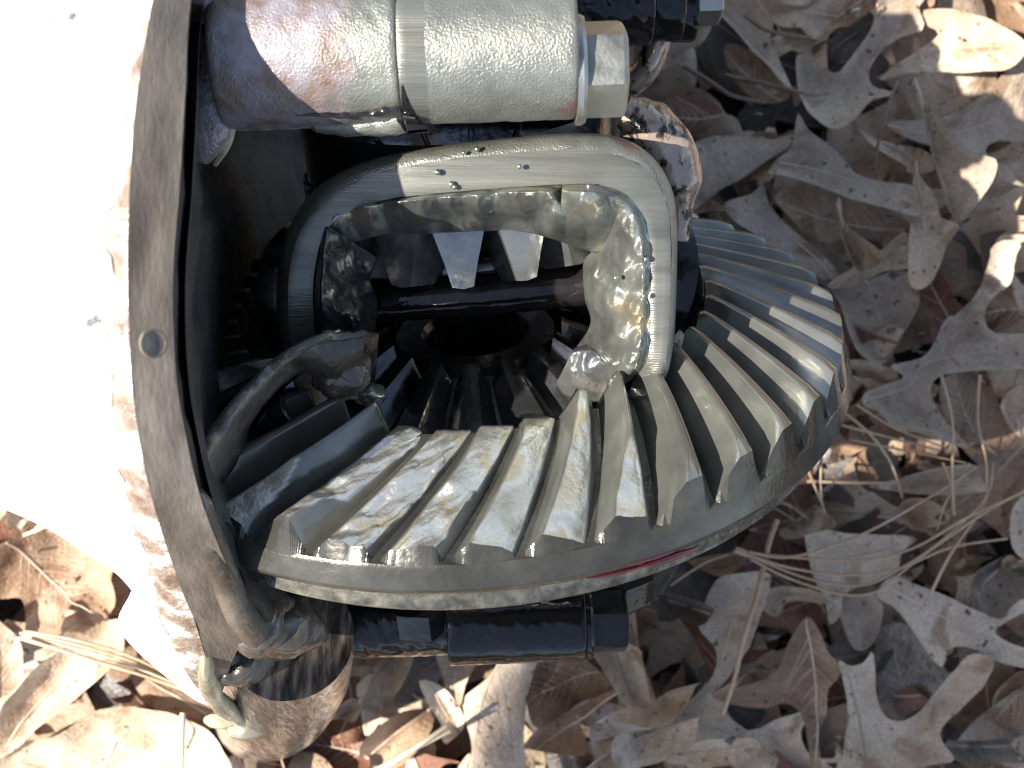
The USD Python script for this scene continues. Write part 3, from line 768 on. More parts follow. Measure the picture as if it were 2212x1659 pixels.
obj('spider_gear', revolve([(.0005, .004), (.007, .004), (.012, .0015), (.020, -.006), (.022, -.012)], PX(1330, 590, .186), [-.85, .1, .52], 40), 'oily_black', DIFF, smooth=40)
obj('spider_gear', revolve([(.0005, .004), (.007, .004), (.012, .0015), (.020, -.006), (.022, -.012)], PX(735, 640, .186), [.85, -.1, .52], 40), 'dark_steel', DIFF, smooth=40)


# welds
def lump(x, y, z, rx, ry, rz, seed, seg=26, n=16, rip=0):
    c = PX(x, y, z); k = (CAM_H-z)*S
    v, f = ball([0, 0, 0], (rx*k, ry*k, rz), seg, n, bump=.55, seed=seed)
    if rip:
        d = np.hypot(v[:, 0]-rx*k*.4, v[:, 1])
        v[:, 2] += np.sin(d/(rx*k)*rip*2*pi)*rz*.09
    return v+c, f


rg = np.random.default_rng(4)


def weld_sheet(edge, lowr, puddles, seed, amp=.0090, n=120, m=36, sag=.012):
    "fillet between the window's edge and an inner line; every puddle is a shallow ripple-marked dome"
    e = smooth_line(edge, n); l = smooth_line(lowr, n)
    rows = []
    for w in np.linspace(0, 1, m):
        p = e*(1-w)+l*w
        z = p[:, 2].copy()
        best = np.zeros(n)
        for (x, y, r, h) in puddles:
            d = np.hypot(p[:, 0]-x, p[:, 1]-y)/r
            best += np.exp(5*(h*(1-.55*d*d)+.030*np.sin(np.hypot(p[:, 0]-x-.5*r, p[:, 1]-y+.2*r)/r*13)*np.clip(1.3-d, 0, 1)))
        z += amp*np.maximum(np.log(best+1e-3)/5, -.3)*np.minimum(1, w*9)
        q = PX(p[:, 0], p[:, 1], z)
        q[:, 2] += (meshkit.fbm(np.column_stack([q[:, :2]*170, np.full(n, seed)]), 4, seed)-.5)*.0032*min(1, w*8)
        rows.append(q)
    k = PX(l[:, 0], l[:, 1], l[:, 2]-sag)
    rows += [k]
    return grid(np.stack(rows, 1))


obj('weld_bead', weld_sheet([(690, 476, .233), (760, 444, .2355), (900, 421, .2365), (1020, 411, .237), (1150, 402, .237), (1275, 399, .2362)],
                            [(700, 545, .214), (830, 506, .2145), (930, 505, .214), (1030, 500, .214), (1130, 500, .214), (1250, 535, .213)],
                            [(740, 500, 40, .9), (800, 478, 40, 1), (860, 462, 42, .9), (915, 452, 46, 1.1), (975, 446, 42, .9), (1035, 446, 40, 1.1), (1075, 450, 34, .8), (1120, 440, 46, 1.2), (1175, 438, 40, .9), (1200, 470, 36, 1.1), (1150, 488, 30, .7), (1000, 490, 36, .7), (900, 495, 34, .8)], 3),
    'weld_metal', DIFF, smooth=True, label='row of overlapping weld puddles along the upper side of the window')
obj('weld_bead', weld_sheet([(1215, 397, .2365), (1290, 399, .236), (1350, 418, .235), (1388, 458, .233), (1404, 520, .231), (1406, 640, .2275), (1402, 760, .223), (1382, 805, .218), (1330, 842, .212)],
                            [(1205, 520, .210), (1225, 525, .211), (1278, 545, .212), (1300, 545, .210), (1262, 560, .205), (1262, 640, .203), (1275, 700, .202), (1235, 770, .197), (1225, 850, .194)],
                            [(1262, 452, 62, 1.7), (1325, 440, 36, .8), (1345, 492, 44, 1.0), (1370, 540, 36, .8), (1330, 560, 40, 1.0), (1345, 605, 44, .9), (1310, 655, 48, 1.3), (1360, 670, 36, .9), (1330, 715, 42, 1.0), (1370, 740, 34, .8), (1300, 745, 36, .8), (1345, 785, 40, .9), (1280, 690, 26, .8), (1390, 600, 26, .6), (1285, 600, 30, .8)], 9, amp=.0088),
    'weld_metal', DIFF, smooth=True, label='column of glossy weld puddles along the right side of the window')
obj('weld_bead', lump(1255, 458, .229, 40, 34, .0045, 70, seg=36, n=20, rip=2.5), 'weld_metal', DIFF, smooth=70, label='swirled round weld puddle in the upper right corner of the window')
obj('weld_bead', weld_sheet([(1240, 752, .206), (1290, 745, .208), (1340, 800, .211), (1350, 840, .208)], [(1200, 830, .198), (1225, 858, .197), (1280, 868, .198), (1330, 868, .200)],
                            [(1265, 800, 60, 1.0), (1310, 850, 30, .5)], 5, n=60, m=20), 'spider_steel', DIFF, smooth=True, label='smooth flat weld at the lower right corner of the window')
# left column, in a darker steel than the other welds
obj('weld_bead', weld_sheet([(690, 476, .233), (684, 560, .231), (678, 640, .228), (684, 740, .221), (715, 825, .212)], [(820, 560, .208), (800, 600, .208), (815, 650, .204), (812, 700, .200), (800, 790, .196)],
                            [(735, 520, 50, 1.0), (705, 590, 50, .9), (765, 575, 46, 1.1), (725, 660, 54, 1.0), (780, 690, 46, 1.2), (735, 745, 50, .9), (775, 640, 40, .8)], 21, amp=.008), 'dark_steel', DIFF, smooth=True, label='dark weld along the left side of the window')
obj('weld_bead', lump(800, 852, .218, 34, 26, .006, 127), 'weld_metal', DIFF, smooth=70, label='lone bright lump of weld at the lower left corner of the window')
# spatter: small beads of weld metal on the face and lumps
sp = []
for (x, y, z) in ((975, 398, .239), (982, 404, .239), (945, 372, .240), (1001, 330, .2405), (1030, 322, .240), (1122, 360, .2405), (1272, 403, .2385), (1060, 455, .232), (1290, 420, .236), (1390, 640, .231), (1395, 560, .232), (1330, 600, .229)):
    sp.append(ball(PX(x, y, z), .0005+.0003*rg.random(), 10, 6))
obj('weld_spatter', cat_mesh(*sp), 'bolt_steel', DIFF, smooth=True)

# red oil hanging under the rim on the right
oil = []
for (t0_, t1_, a0, a1, rr) in ((288, 297, -.0164, -.0172, .0008), (285, 293, -.0212, -.0222, .0008), (291, 300, -.0184, -.0192, .0010)):
    tq = np.radians(np.linspace(t0_, t1_, 24))
    oil.append(tube(cyl(R1+.0026-.0042*(a0 < -.020), tq, np.linspace(a0, a1, 24)), rr*np.sin(np.linspace(.05, pi-.05, 24))**.6, 10))
obj('red_oil', cat_mesh(*oil), 'red_oil', DIFF, smooth=60, label='streak of red gear oil under the rim')
# ---------------------------------------------------------------- pinion in the dark of the housing
PIN = thing('pinion_gear', 'dark drive pinion meshing with the ring gear in the shadow of the housing', 'pinion gear')
pc, pe = PX(700, 935, .205), PX(420, 990, .190)
pax = (pc-pe)/np.linalg.norm(pc-pe); L = np.linalg.norm(pc-pe)
pa1 = np.cross(pax, [0, 0, 1.0]); pa1 /= np.linalg.norm(pa1); pa2 = np.cross(pa1, pax)
obj('pinion_body', revolve([(.0005, L), (.014, L), (.0155, L-.001), (.021, .003), (.020, 0), (.012, -.002), (.012, -.05)], pe, pax, 40), 'dark_steel', PIN)
for k in range(10):
    rows = []
    for x in np.linspace(0, 1, 12):
        r = .0205-.0055*x
        t = k*2*pi/10+1.25*x+.2
        w = pi/10*r
        s = np.array([-1, -.62, -.25, 0, .25, .62, 1])*w*.95; zz = np.array([-.001, .004, .0078, .0082, .0078, .004, -.001])*(1-.2*x)
        rows.append(pe+pax*(L*x)+(r+zz)[:, None]*(np.cos(t+s/r)[:, None]*pa1+np.sin(t+s/r)[:, None]*pa2))
    g_ = np.stack(rows, 0)
    e0 = g_[:1]*.35+.65*(pe+0*g_[:1]); e1 = g_[-1:]*.35+.65*(pc+0*g_[-1:])
    obj('tooth', grid(np.concatenate([e0, g_, e1], 0)), 'dark_steel', PIN, smooth=35)
VISIBLE = {4: 'half covered dry brown narrow leaf just left of the long grey blade',
           12: 'small dry brown lobed leaf just above the sunlit blades under the lower cap',
           15: 'large red brown lobed leaf just right of the top arm of the large bayed leaf',
           17: 'half covered dark damp lobed leaf just right of the Y shaped leaf',
           34: 'half covered dry tan narrow leaf close beside the pale straws at the bottom middle',
           35: 'half covered dark damp lobed leaf just below the lower cap bolt',
           37: 'half covered red brown lobed leaf close beside the crumpled leaf curl',
           39: 'half covered red brown lobed leaf just above the broad sunlit cream leaf',
           53: 'large dry grey narrow leaf close beside the broad torn leaf',
           63: 'large red brown narrow leaf just above the three pronged brown leaf',
           64: 'small dark damp lobed leaf just left of the straight needles below the bayed leaf',
           68: 'half covered red brown lobed leaf just above the right tip of the ring gear',
           72: 'half covered dry brown narrow leaf close beside the straight needles below the bayed leaf',
           73: 'half covered red brown lobed leaf just below the red brown torn leaf',
           75: 'half covered dry grey narrow leaf just right of the spear shaped lobe',
           82: 'small dry tan lobed leaf just right of the red brown torn leaf',
           87: 'large dry tan lobed leaf just below the straight needles below the bayed leaf',
           90: 'half covered dry grey narrow leaf close beside the bleached leaf tip at the left edge',
           94: 'half covered dry grey narrow leaf just above the red brown torn leaf',
           101: 'large red brown lobed leaf just below the pine needle fan',
           104: 'half covered dry brown narrow leaf just below the Y shaped leaf',
           106: 'half covered dry brown lobed leaf just left of the long S shaped leaf',
           112: 'small dry brown narrow leaf just above the crumpled leaf curl',
           113: 'large dry tan lobed leaf just right of the long grey blade',
           124: 'half covered red brown lobed leaf close beside the long S shaped leaf',
           134: 'small dry brown lobed leaf just above the broad sunlit cream leaf',
           138: 'large dark damp narrow leaf just below the narrow strip-like lobe',
           141: 'half covered dry tan lobed leaf close beside the top arm of the large bayed leaf',
           163: 'large red brown lobed leaf just left of the Y shaped leaf',
           177: 'small dry tan lobed leaf just left of the blue topped gear teeth',
           179: 'half covered dry brown narrow leaf just below the wet blue leaf',
           187: 'small dry grey lobed leaf just right of the broad torn leaf',
           191: 'large dry brown lobed leaf just right of the right tip of the ring gear',
           194: 'half covered dark damp narrow leaf just left of the tube stub',
           195: 'small dry brown lobed leaf close beside the sunlit blades under the lower cap',
           197: 'large dry tan narrow leaf just below the black boss behind the upper bolt',
           203: 'half covered dry brown lobed leaf just right of the large pinkish brown leaf',
           206: 'large dry tan lobed leaf just below the large half sunlit leaf at the right edge',
           212: 'half covered dark damp lobed leaf just above the red brown torn leaf',
           214: 'half covered dry grey lobed leaf close beside the tall grey brown leaf',
           216: 'large dry brown lobed leaf just right of the pine needle fan',
           226: 'small red brown lobed leaf just below the three pronged brown leaf',
           229: 'half covered red brown lobed leaf just left of the straight needles below the bayed leaf',
           230: 'half covered dry tan lobed leaf just above the pale spotted leaf',
           236: 'half covered dry brown narrow leaf just below the rounded oily cheek of the carrier',
           247: 'small dry tan lobed leaf just below the rounded oily cheek of the carrier',
           250: 'large dry grey lobed leaf just below the three pronged brown leaf',
           257: 'half covered dry grey narrow leaf just right of the blue topped gear teeth',
           262: 'large dry brown lobed leaf just left of the forked grey tan leaf',
           265: 'half covered dry brown lobed leaf just above the wet blue leaf',
           268: 'half covered dry grey narrow leaf just below the pale spotted leaf',
           275: 'half covered dry tan lobed leaf just right of the large bayed leaf',
           276: 'half covered dark damp narrow leaf just above the Y shaped leaf',
           281: 'half covered dry grey narrow leaf close beside the black boss behind the upper bolt',
           286: 'large dry brown narrow leaf close beside the oil soaked leaf at the lower right corner'}
# ---------------------------------------------------------------- fallen leaves, traced one by one
CROP = {1: (2100, 0, 1.8436), 2: (2000, 1500, 1.75), 3: (2200, 800, 1.843), 4: (0, 1500, 1.7015), 5: (900, 1650, 1.7015)}


def cpx(c, pts):
    ox, oy, s = CROP[c]
    p = np.asarray(pts, float)
    return np.stack([(ox+p[:, 0]/s), (oy+p[:, 1]/s)], 1)*2212/3264


def leaf_surface(outline, z0, bend, axis, seed, step=.0026):
    """outline: (n, 2) world xy. bend: dict of arch (along), fold (across), roll, tilt (x, y). Returns vertices, faces and a function that lifts other points"""
    poly = Polygon(outline).buffer(0)
    if poly.geom_type != 'Polygon':
        poly = max(poly.geoms, key=lambda q: q.area)
    b = np.asarray(poly.exterior.coords)[:-1]
    n = max(24, int(poly.length/step))
    b = rs(b, n, closed=True)
    x0, y0, x1, y1 = poly.bounds
    gx, gy = np.meshgrid(np.arange(x0, x1, step), np.arange(y0, y1, step*.87))
    gx = gx + (np.arange(gx.shape[0]) % 2)[:, None]*step*.5
    q = np.stack([gx.ravel(), gy.ravel()], 1)
    inner = poly.buffer(-step*.55)
    q = q[shapely.contains_xy(inner, q[:, 0], q[:, 1])] if not inner.is_empty else q[:0]
    p = np.vstack([b, q])
    t = Delaunay(p).simplices
    c = p[t].mean(1)
    t = t[shapely.contains_xy(poly, c[:, 0], c[:, 1])]
    a, bb, cc = p[t[:, 0]], p[t[:, 1]], p[t[:, 2]]
    ar = (bb[:, 0]-a[:, 0])*(cc[:, 1]-a[:, 1])-(bb[:, 1]-a[:, 1])*(cc[:, 0]-a[:, 0])
    t = t[np.abs(ar) > 1e-11]; ar = ar[np.abs(ar) > 1e-11]
    t[ar < 0] = t[ar < 0][:, ::-1]
    m = p.mean(0)
    L = max(np.abs((p-m)@axis).max(), 1e-3); nrm = np.array([-axis[1], axis[0]]); Wd = max(np.abs((p-m)@nrm).max(), 1e-3)
    edge = poly.exterior

    def lift(w):
        d = w-m
        s = (d@axis)/L; u = (d@nrm)/Wd
        z = z0 + bend.get('arch', 0)*s*s + bend.get('fold', 0)*np.abs(u) + bend.get('cup', 0)*u*u + bend.get('tx', 0)*s + bend.get('ty', 0)*u + bend.get('twist', 0)*s*u
        e = shapely.distance(edge, shapely.points(w[:, 0], w[:, 1]))
        z = z + bend.get('curl', 0)*np.exp(-(e/.0028)**2)
        k = np.stack([w[:, 0]*55, w[:, 1]*55, np.full(len(w), seed*3.7)], 1)
        z = z + (meshkit.fbm(k, 3, seed)-.5)*bend.get('rough', .007)
        return np.column_stack([w, z])
    return lift(p), t, lift, poly, m, L, Wd


def principal(outline):
    p = rs(outline, 160, closed=True); d = p-p.mean(0)
    w, v = np.linalg.eigh(d.T@d)
    return v[:, 1]


def make_leaf(outline, z0, mat_, vein, label, group=None, seed=0, bend=None, midrib=None, side=True, name='oak_leaf', kind_mat_stalk=None):
    rg = np.random.default_rng(seed+500)
    b = dict(arch=rg.uniform(-.008, .013), cup=rg.uniform(-.006, .015), tx=rg.uniform(-.005, .005), ty=rg.uniform(-.005, .005), curl=rg.uniform(-.002, .005), rough=.013, twist=rg.uniform(-.009, .009))
    b.update(bend or {})
    ax = principal(outline)
    if midrib is not None:
        ax = np.asarray(midrib[-1])-np.asarray(midrib[0]); ax = ax/np.linalg.norm(ax)
    v, f, lift, poly, m, L, Wd = leaf_surface(outline, z0, b, ax, seed)
    path = numbered('/World', name)
    x = tag(UsdGeom.Xform.Define(stage, path), label, 'leaf', group)
    obj('blade', (v, f), mat_, x, smooth=True)
    # midrib and side veins, a hair proud of the blade
    if midrib is None:
        ends = []
        for sg in (-1, 1):
            ln = LineString([m, m+ax*sg*L*1.3]).intersection(poly)
            e = np.asarray(ln.coords[-1]) if ln.geom_type == 'LineString' and not ln.is_empty else (np.asarray(ln.geoms[0].coords[-1]) if not ln.is_empty else m+ax*sg*L*.4)
            ends.append(m+(e-m)*.97)
        rib = rs(np.array([ends[0], m, ends[1]]), 26)
        nr = np.array([-ax[1], ax[0]])
        rib = rib+nr*(np.sin(np.linspace(0, pi, 26))*rg.uniform(-.0025, .0025))[:, None]
    else:
        rib = smooth_line(np.asarray(midrib), 26)
    ms = []
    inside = shapely.contains_xy(poly, rib[:, 0], rib[:, 1])
    q = lift(rib) + [0, 0, .00022]
    ms.append(tube(q, np.linspace(.00046, .00020, len(q)), 5, flat=.7))
    if side:
        for k in np.linspace(3, 22, 8).astype(int):
            if not inside[k]:
                continue
            d = rib[min(k+1, 25)]-rib[k-1]; d /= np.linalg.norm(d)
            for sg in (-1, 1):
                an = radians(rg.uniform(38, 55))*sg
                dd = np.array([d[0]*cos(an)-d[1]*sin(an), d[0]*sin(an)+d[1]*cos(an)])
                ln = LineString([rib[k], rib[k]+dd*.07]).intersection(poly)
                if ln.is_empty:
                    continue
                if ln.geom_type != 'LineString':
                    ln = min((g for g in ln.geoms if g.geom_type == 'LineString'), key=lambda g: g.distance(shapely.Point(rib[k])), default=None)
                    if ln is None:
                        continue
                le = ln.length*rg.uniform(.7, .93)
                if le < .005:
                    continue
                w = rs(np.array([rib[k], rib[k]+dd*le]), 8)
                w = w + d*(np.linspace(0, 1, 8)**2*le*.15)[:, None]
                ms.append(tube(lift(w)+[0, 0, .00012], np.linspace(.00019, .00007, 8), 4, flat=.6))
    obj('veins', cat_mesh(*ms), vein, x, smooth=60)
    return x, lift


def traced(c, pts, z, mat_, label, vein=None, rib=None, seed=0, soft=2, **bend):
    p = cpx(c, pts)
    p = smooth_line(p, max(60, len(p)*9), closed=True, per=7)
    w = PX(p[:, 0], p[:, 1], z)[:, :2]
    mr = None
    if rib is not None:
        r = cpx(c, rib); mr = PX(r[:, 0], r[:, 1], z)[:, :2]
    return make_leaf(w, z, mat_, vein or ('vein_dark' if mat_ in ('leaf_tan',) and seed % 2 else 'vein_pale' if mat_ != 'leaf_dark' else 'vein_dark'), label, seed=seed, bend=bend, midrib=mr, side=seed % 3 != 1)


# upper right
traced(1, [(790, 330), (870, 362), (1000, 440), (1040, 440), (1090, 380), (1180, 265), (1230, 180), (1240, 100), (1290, -40), (1450, -60), (1470, 60), (1520, 200), (1400, 240), (1290, 320), (1220, 420), (1215, 490), (1245, 540), (1360, 582), (1240, 612), (1180, 650), (1100, 740), (1010, 800), (940, 790), (880, 740), (830, 690), (800, 560)],
       .034, 'leaf_grey', 'forked grey tan oak leaf whose long arm reaches the top edge, upper right', rib=[(850, 690), (1050, 560), (1180, 400), (1350, 60)], seed=1, cup=.005)
traced(1, [(1540, 75), (1700, 70), (1900, 110), (2050, 180), (2140, 260), (2130, 330), (2010, 430), (1800, 432), (1650, 420), (1480, 420), (1330, 440), (1420, 360), (1520, 300), (1640, 205), (1560, 150)],
       .038, 'leaf_tan', 'broad tan leaf with small dark tears below the sunlit top right corner', rib=[(1340, 435), (1600, 300), (2120, 280)], seed=2)
traced(1, [(300, -60), (430, -60), (560, 90), (640, 180), (640, 260), (690, 360), (750, 480), (780, 560), (740, 535), (680, 480), (600, 400), (540, 360), (480, 280), (380, 180), (310, 80)],
       .036, 'leaf_grey', 'narrow pale strip-like lobe slanting down from the top edge beside the black boss', seed=3, cup=.006)
traced(1, [(560, -60), (1120, -60), (1190, 120), (1060, 180), (900, 232), (820, 180), (760, 182), (680, 170), (600, 100)], .026, 'leaf_tan', 'wide tan leaf cut by the top edge with a brown twig across it', seed=4)
traced(1, [(-40, 240), (60, 190), (180, 120), (270, 115), (285, 200), (230, 290), (140, 320), (150, 378), (70, 388), (-40, 440)], .036, 'leaf_grey', 'pale wavy leaf base with a long stalk right of the upper bolt', rib=[(0, 300), (140, 375)], seed=5)
traced(1, [(-30, 620), (100, 555), (230, 560), (330, 610), (372, 680), (320, 740), (200, 772), (80, 745), (-30, 670)], .030, 'leaf_red', 'oval dark reddish brown leaf just right of the upper bolt head', seed=6, cup=-.007)
traced(1, [(170, 880), (310, 792), (440, 770), (560, 748), (650, 820), (720, 800), (832, 772), (740, 880), (640, 942), (500, 1040), (380, 1100), (290, 1170), (200, 1220), (150, 1100)], .030, 'leaf_grey', 'grey speckled leaf with torn tip right of the carrier cheek', seed=7)
traced(1, [(800, 680), (870, 770), (1000, 850), (1100, 950), (1160, 1030), (1300, 1080), (1440, 1120), (1450, 1305), (1300, 1250), (1130, 1190), (980, 1130), (850, 1080), (700, 1040), (620, 1040), (690, 940), (780, 860)],
       .038, 'leaf_grey', 'long grey leaf blade slanting down to the right under the forked leaf', rib=[(700, 960), (1000, 1020), (1440, 1230)], seed=8, cup=.007)
traced(1, [(1490, 458), (1520, 560), (1590, 700), (1680, 850), (1760, 940), (1840, 1012), (1845, 1140), (1780, 1300), (1700, 1312), (1640, 1260), (1590, 1150), (1550, 1000), (1540, 850), (1510, 700)],
       .044, 'leaf_grey', 'spear shaped lobe with its thin tip pointing up, before the sunlit patch', rib=[(1492, 470), (1600, 900), (1730, 1280)], seed=9, fold=.006)
traced(1, [(1488, 940), (1540, 1060), (1600, 1160), (1640, 1280), (1742, 1330), (1690, 1450), (1640, 1600), (1560, 1690), (1430, 1690), (1450, 1450), (1470, 1250), (1480, 1080)],
       .046, 'leaf_tan', 'upright pointed tan lobe at the left border of the sunlit patch', rib=[(1490, 960), (1550, 1300), (1530, 1650)], seed=10, fold=.006)
traced(1, [(1120, 790), (1230, 812), (1390, 850), (1530, 890), (1600, 1000), (1500, 1042), (1410, 1032), (1430, 990), (1330, 930), (1220, 870)], .036, 'leaf_tan', 'small yellowish curled lobe between the long grey blade and the spear', seed=11)
traced(1, [(1330, 730), (1500, 710), (1700, 680), (1850, 600), (1960, 500), (2060, 400), (2200, 300), (2200, 780), (1980, 830), (1900, 900), (1960, 1000), (2062, 1132), (1990, 1112), (1880, 1030), (1760, 950), (1650, 880), (1500, 830)],
       .030, 'leaf_grey', 'large leaf at the right edge half in shade half in sun, with striped folds', rib=[(1340, 740), (1700, 790), (2200, 620)], seed=12)
traced(1, [(380, 1200), (560, 1130), (620, 1050), (640, 1150), (700, 1250), (800, 1350), (900, 1440), (1000, 1540), (1070, 1622), (980, 1642), (880, 1590), (700, 1480), (560, 1360), (440, 1300)], .030, 'leaf_grey', 'grey leaf lying along the upper right rim of the ring gear', seed=13)
traced(1, [(1020, 1178), (1060, 1300), (1120, 1390), (1180, 1490), (1205, 1580), (1090, 1612), (1060, 1500), (1030, 1380), (1000, 1250)], .042, 'leaf_tan', 'small pointed curl standing up right of the ring gear', seed=14, fold=.008)
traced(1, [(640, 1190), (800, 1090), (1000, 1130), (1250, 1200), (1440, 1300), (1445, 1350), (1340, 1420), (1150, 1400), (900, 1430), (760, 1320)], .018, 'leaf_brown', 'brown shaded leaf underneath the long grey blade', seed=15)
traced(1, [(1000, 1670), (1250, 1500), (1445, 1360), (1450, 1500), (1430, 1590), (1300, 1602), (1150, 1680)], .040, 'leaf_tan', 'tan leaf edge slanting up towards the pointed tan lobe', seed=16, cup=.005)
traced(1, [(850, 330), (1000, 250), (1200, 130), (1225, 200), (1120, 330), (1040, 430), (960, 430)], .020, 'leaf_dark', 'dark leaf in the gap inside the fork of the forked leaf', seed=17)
traced(1, [(1740, 480), (1820, 545), (1880, 590), (1850, 690), (1740, 640)], .026, 'leaf_tan', 'small yellow tan lobe tip under the broad torn leaf', seed=19)
traced(1, [(400, 250), (560, 330), (760, 560), (650, 620), (500, 560), (420, 420)], .020, 'leaf_brown', 'brown leaf below the narrow strip-like lobe', seed=20)
# middle right
traced(3, [(1500, 385), (1540, 180), (1620, 110), (1690, -20), (1725, 20), (1690, 160), (1620, 300), (1480, 400), (1440, 500), (1380, 600), (1300, 640), (1140, 680), (1230, 742), (1100, 790), (980, 830), (950, 900), (1060, 942), (1150, 1050), (1250, 1052), (1400, 1100), (1562, 1152), (1530, 1080), (1460, 1000), (1400, 900), (1370, 820), (1400, 755), (1500, 720), (1700, 702), (1850, 700), (2010, 660), (2010, 505), (1800, 490), (1720, 460), (1690, 380), (1740, 280), (1830, 200), (1850, 60), (1870, -30), (1760, -40), (1700, 60), (1640, 260), (1540, 370)],
       .040, 'leaf_grey', 'large grey oak leaf with deep round bays right of the ring gear', rib=[(960, 880), (1250, 800), (1400, 650), (1960, 560)], seed=21, cup=.004)
traced(3, [(840, 190), (960, 190), (1240, 120), (1300, 250), (1280, 400), (1130, 655), (960, 620), (890, 480), (870, 330)], .026, 'leaf_grey', 'plain grey leaf touching the right tip of the ring gear', rib=[(850, 200), (1060, 200), (1130, 650)], seed=22)
traced(3, [(1080, 1392), (1250, 1330), (1400, 1262), (1560, 1240), (1700, 1280), (1695, 1380), (1550, 1410), (1350, 1422), (1200, 1412)], .038, 'leaf_grey', 'pale pointed leaf crossed by pine needles, lower right of the gear', seed=23)
traced(3, [(1805, 910), (1961, 790), (2040, 900), (2000, 1090), (1885, 1055)], .034, 'leaf_tan', 'sunlit leaf scrap at the right edge below the large bayed leaf', seed=24)
traced(3, [(815, 690), (980, 640), (1182, 742), (1000, 790), (955, 930), (880, 850)], .030, 'leaf_tan', 'small tan leaf below the right tip of the ring gear', seed=25)
traced(3, [(1560, 420), (1700, 470), (1961, 520), (2010, 300), (1900, 200), (1780, 260)], .020, 'leaf_brown', 'brown leaf lying under the large bayed leaf near the right edge', seed=26)
traced(3, [(1440, 760), (1700, 720), (1800, 900), (1880, 1060), (1700, 1250), (1560, 1150), (1480, 1000)], .022, 'leaf_brown', 'brown leaf filling the lower bay of the large bayed leaf', seed=27)
traced(3, [(1700, 30), (1850, 130), (2040, 80), (2040, -60), (1780, -80)], .020, 'leaf_tan', 'sunlit tan leaf behind the top arm of the large bayed leaf', seed=28)
# lower right
traced(2, [(1110, 1700), (1180, 1520), (1210, 1350), (1190, 1200), (1128, 1015), (1200, 1060), (1290, 1050), (1332, 975), (1360, 1100), (1380, 1250), (1430, 1360), (1510, 1397), (1620, 1350), (1720, 1230), (1800, 1100), (1860, 1000), (1960, 1005), (2000, 1060), (1960, 1200), (1860, 1320), (1750, 1420), (1740, 1500), (1800, 1600), (1600, 1640), (1400, 1700)],
       .042, 'leaf_tan', 'big Y shaped oak leaf with a round bay at the lower right', rib=[(1330, 1700), (1300, 1450), (1200, 1100)], seed=31, cup=.006)
traced(2, [(458, 1232), (600, 1190), (740, 1150), (830, 1080), (880, 950), (982, 800), (1060, 900), (1100, 1000), (1150, 1050), (1160, 1120), (1100, 1200), (1100, 1350), (1060, 1450), (1095, 1690), (1040, 1690), (1000, 1500), (960, 1350), (880, 1290), (760, 1312), (600, 1300), (500, 1270)],
       .046, 'leaf_brown', 'three pronged brown oak leaf with oil drops left of the Y shaped leaf', rib=[(980, 820), (1040, 1150), (1060, 1660)], seed=32, fold=.005)
traced(2, [(1480, 590), (1620, 640), (1780, 700), (1950, 782), (2080, 812), (2200, 715), (2280, 740), (2110, 850), (2050, 900), (2130, 960), (2280, 1015), (2280, 1095), (2050, 1060), (1950, 1000), (1850, 980), (1780, 1000), (1740, 1092), (1640, 960), (1560, 850), (1480, 760), (1380, 690)],
       .044, 'leaf_grey', 'pale spotted oak leaf reaching the right edge, under the needle bundle', rib=[(1440, 640), (1750, 810), (2250, 1060)], seed=33, cup=.005)
traced(2, [(950, 290), (1080, 310), (1200, 340), (1400, 350), (1602, 370), (1520, 450), (1500, 560), (1380, 620), (1200, 690), (1175, 780), (1095, 835), (1080, 720), (1020, 570), (980, 430)],
       .032, 'leaf_grey', 'grey leaf lying under the fan of pine needles', rib=[(960, 300), (1200, 480), (1560, 390)], seed=34)
traced(2, [(520, 570), (700, 540), (765, 560), (740, 700), (700, 850), (640, 1000), (560, 1130), (480, 1230), (420, 1330), (350, 1450), (250, 1540), (120, 1602), (-80, 1600), (-80, 1432), (150, 1420), (270, 1340), (390, 1240), (470, 1130), (492, 1010), (440, 930), (388, 860), (420, 740), (450, 650)],
       .042, 'leaf_grey', 'long S shaped pale leaf from the bottom bolt towards the lower edge', rib=[(680, 560), (560, 900), (430, 1250), (0, 1520)], seed=35, fold=.004)
traced(2, [(2150, 250), (2212, 180), (2290, 180), (2290, 520), (2212, 500), (2140, 420)], .040, 'leaf_grey', 'pale black dotted leaf tip cut by the right edge', seed=36)
traced(2, [(1870, 560), (2010, 480), (2150, 460), (2270, 560), (2100, 680), (2020, 790), (1940, 765), (1960, 650)], .034, 'leaf_wet', 'wet leaf mirroring blue sky near the right edge', seed=37)
traced(2, [(200, 1590), (400, 1480), (560, 1420), (720, 1500), (745, 1590), (600, 1622), (400, 1632)], .036, 'leaf_tan', 'yellow brown leaf scrap near the bottom edge under the S shaped leaf', seed=38)
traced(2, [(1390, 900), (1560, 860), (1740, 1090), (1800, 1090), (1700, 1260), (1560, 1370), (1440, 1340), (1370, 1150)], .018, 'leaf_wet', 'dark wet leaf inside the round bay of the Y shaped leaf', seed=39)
traced(2, [(1180, 720), (1400, 700), (1410, 900), (1330, 1000), (1220, 960), (1180, 850)], .024, 'leaf_grey', 'bluish grey leaf under the stalk of the spotted leaf', seed=40)
traced(2, [(740, 650), (1000, 640), (1060, 700), (880, 720), (820, 800), (740, 760)], .030, 'leaf_grey', 'torn grey leaf scrap below the needle bundle base', seed=41)
traced(2, [(80, 700), (180, 650), (420, 700), (440, 780), (380, 830), (250, 780)], .040, 'leaf_wet', 'oily leaf mirroring blue sky beside the lower cap bolt', seed=42)
traced(2, [(-30, 690), (20, 700), (60, 980), (140, 1280), (-60, 1290)], .036, 'leaf_tan', 'tan blade end just below the lower cap bolt', seed=43)
traced(2, [(330, 500), (450, 460), (640, 430), (690, 480), (520, 560), (420, 550)], .036, 'leaf_brown', 'orange brown leaf sliver at the base of the needle bundle', seed=44)
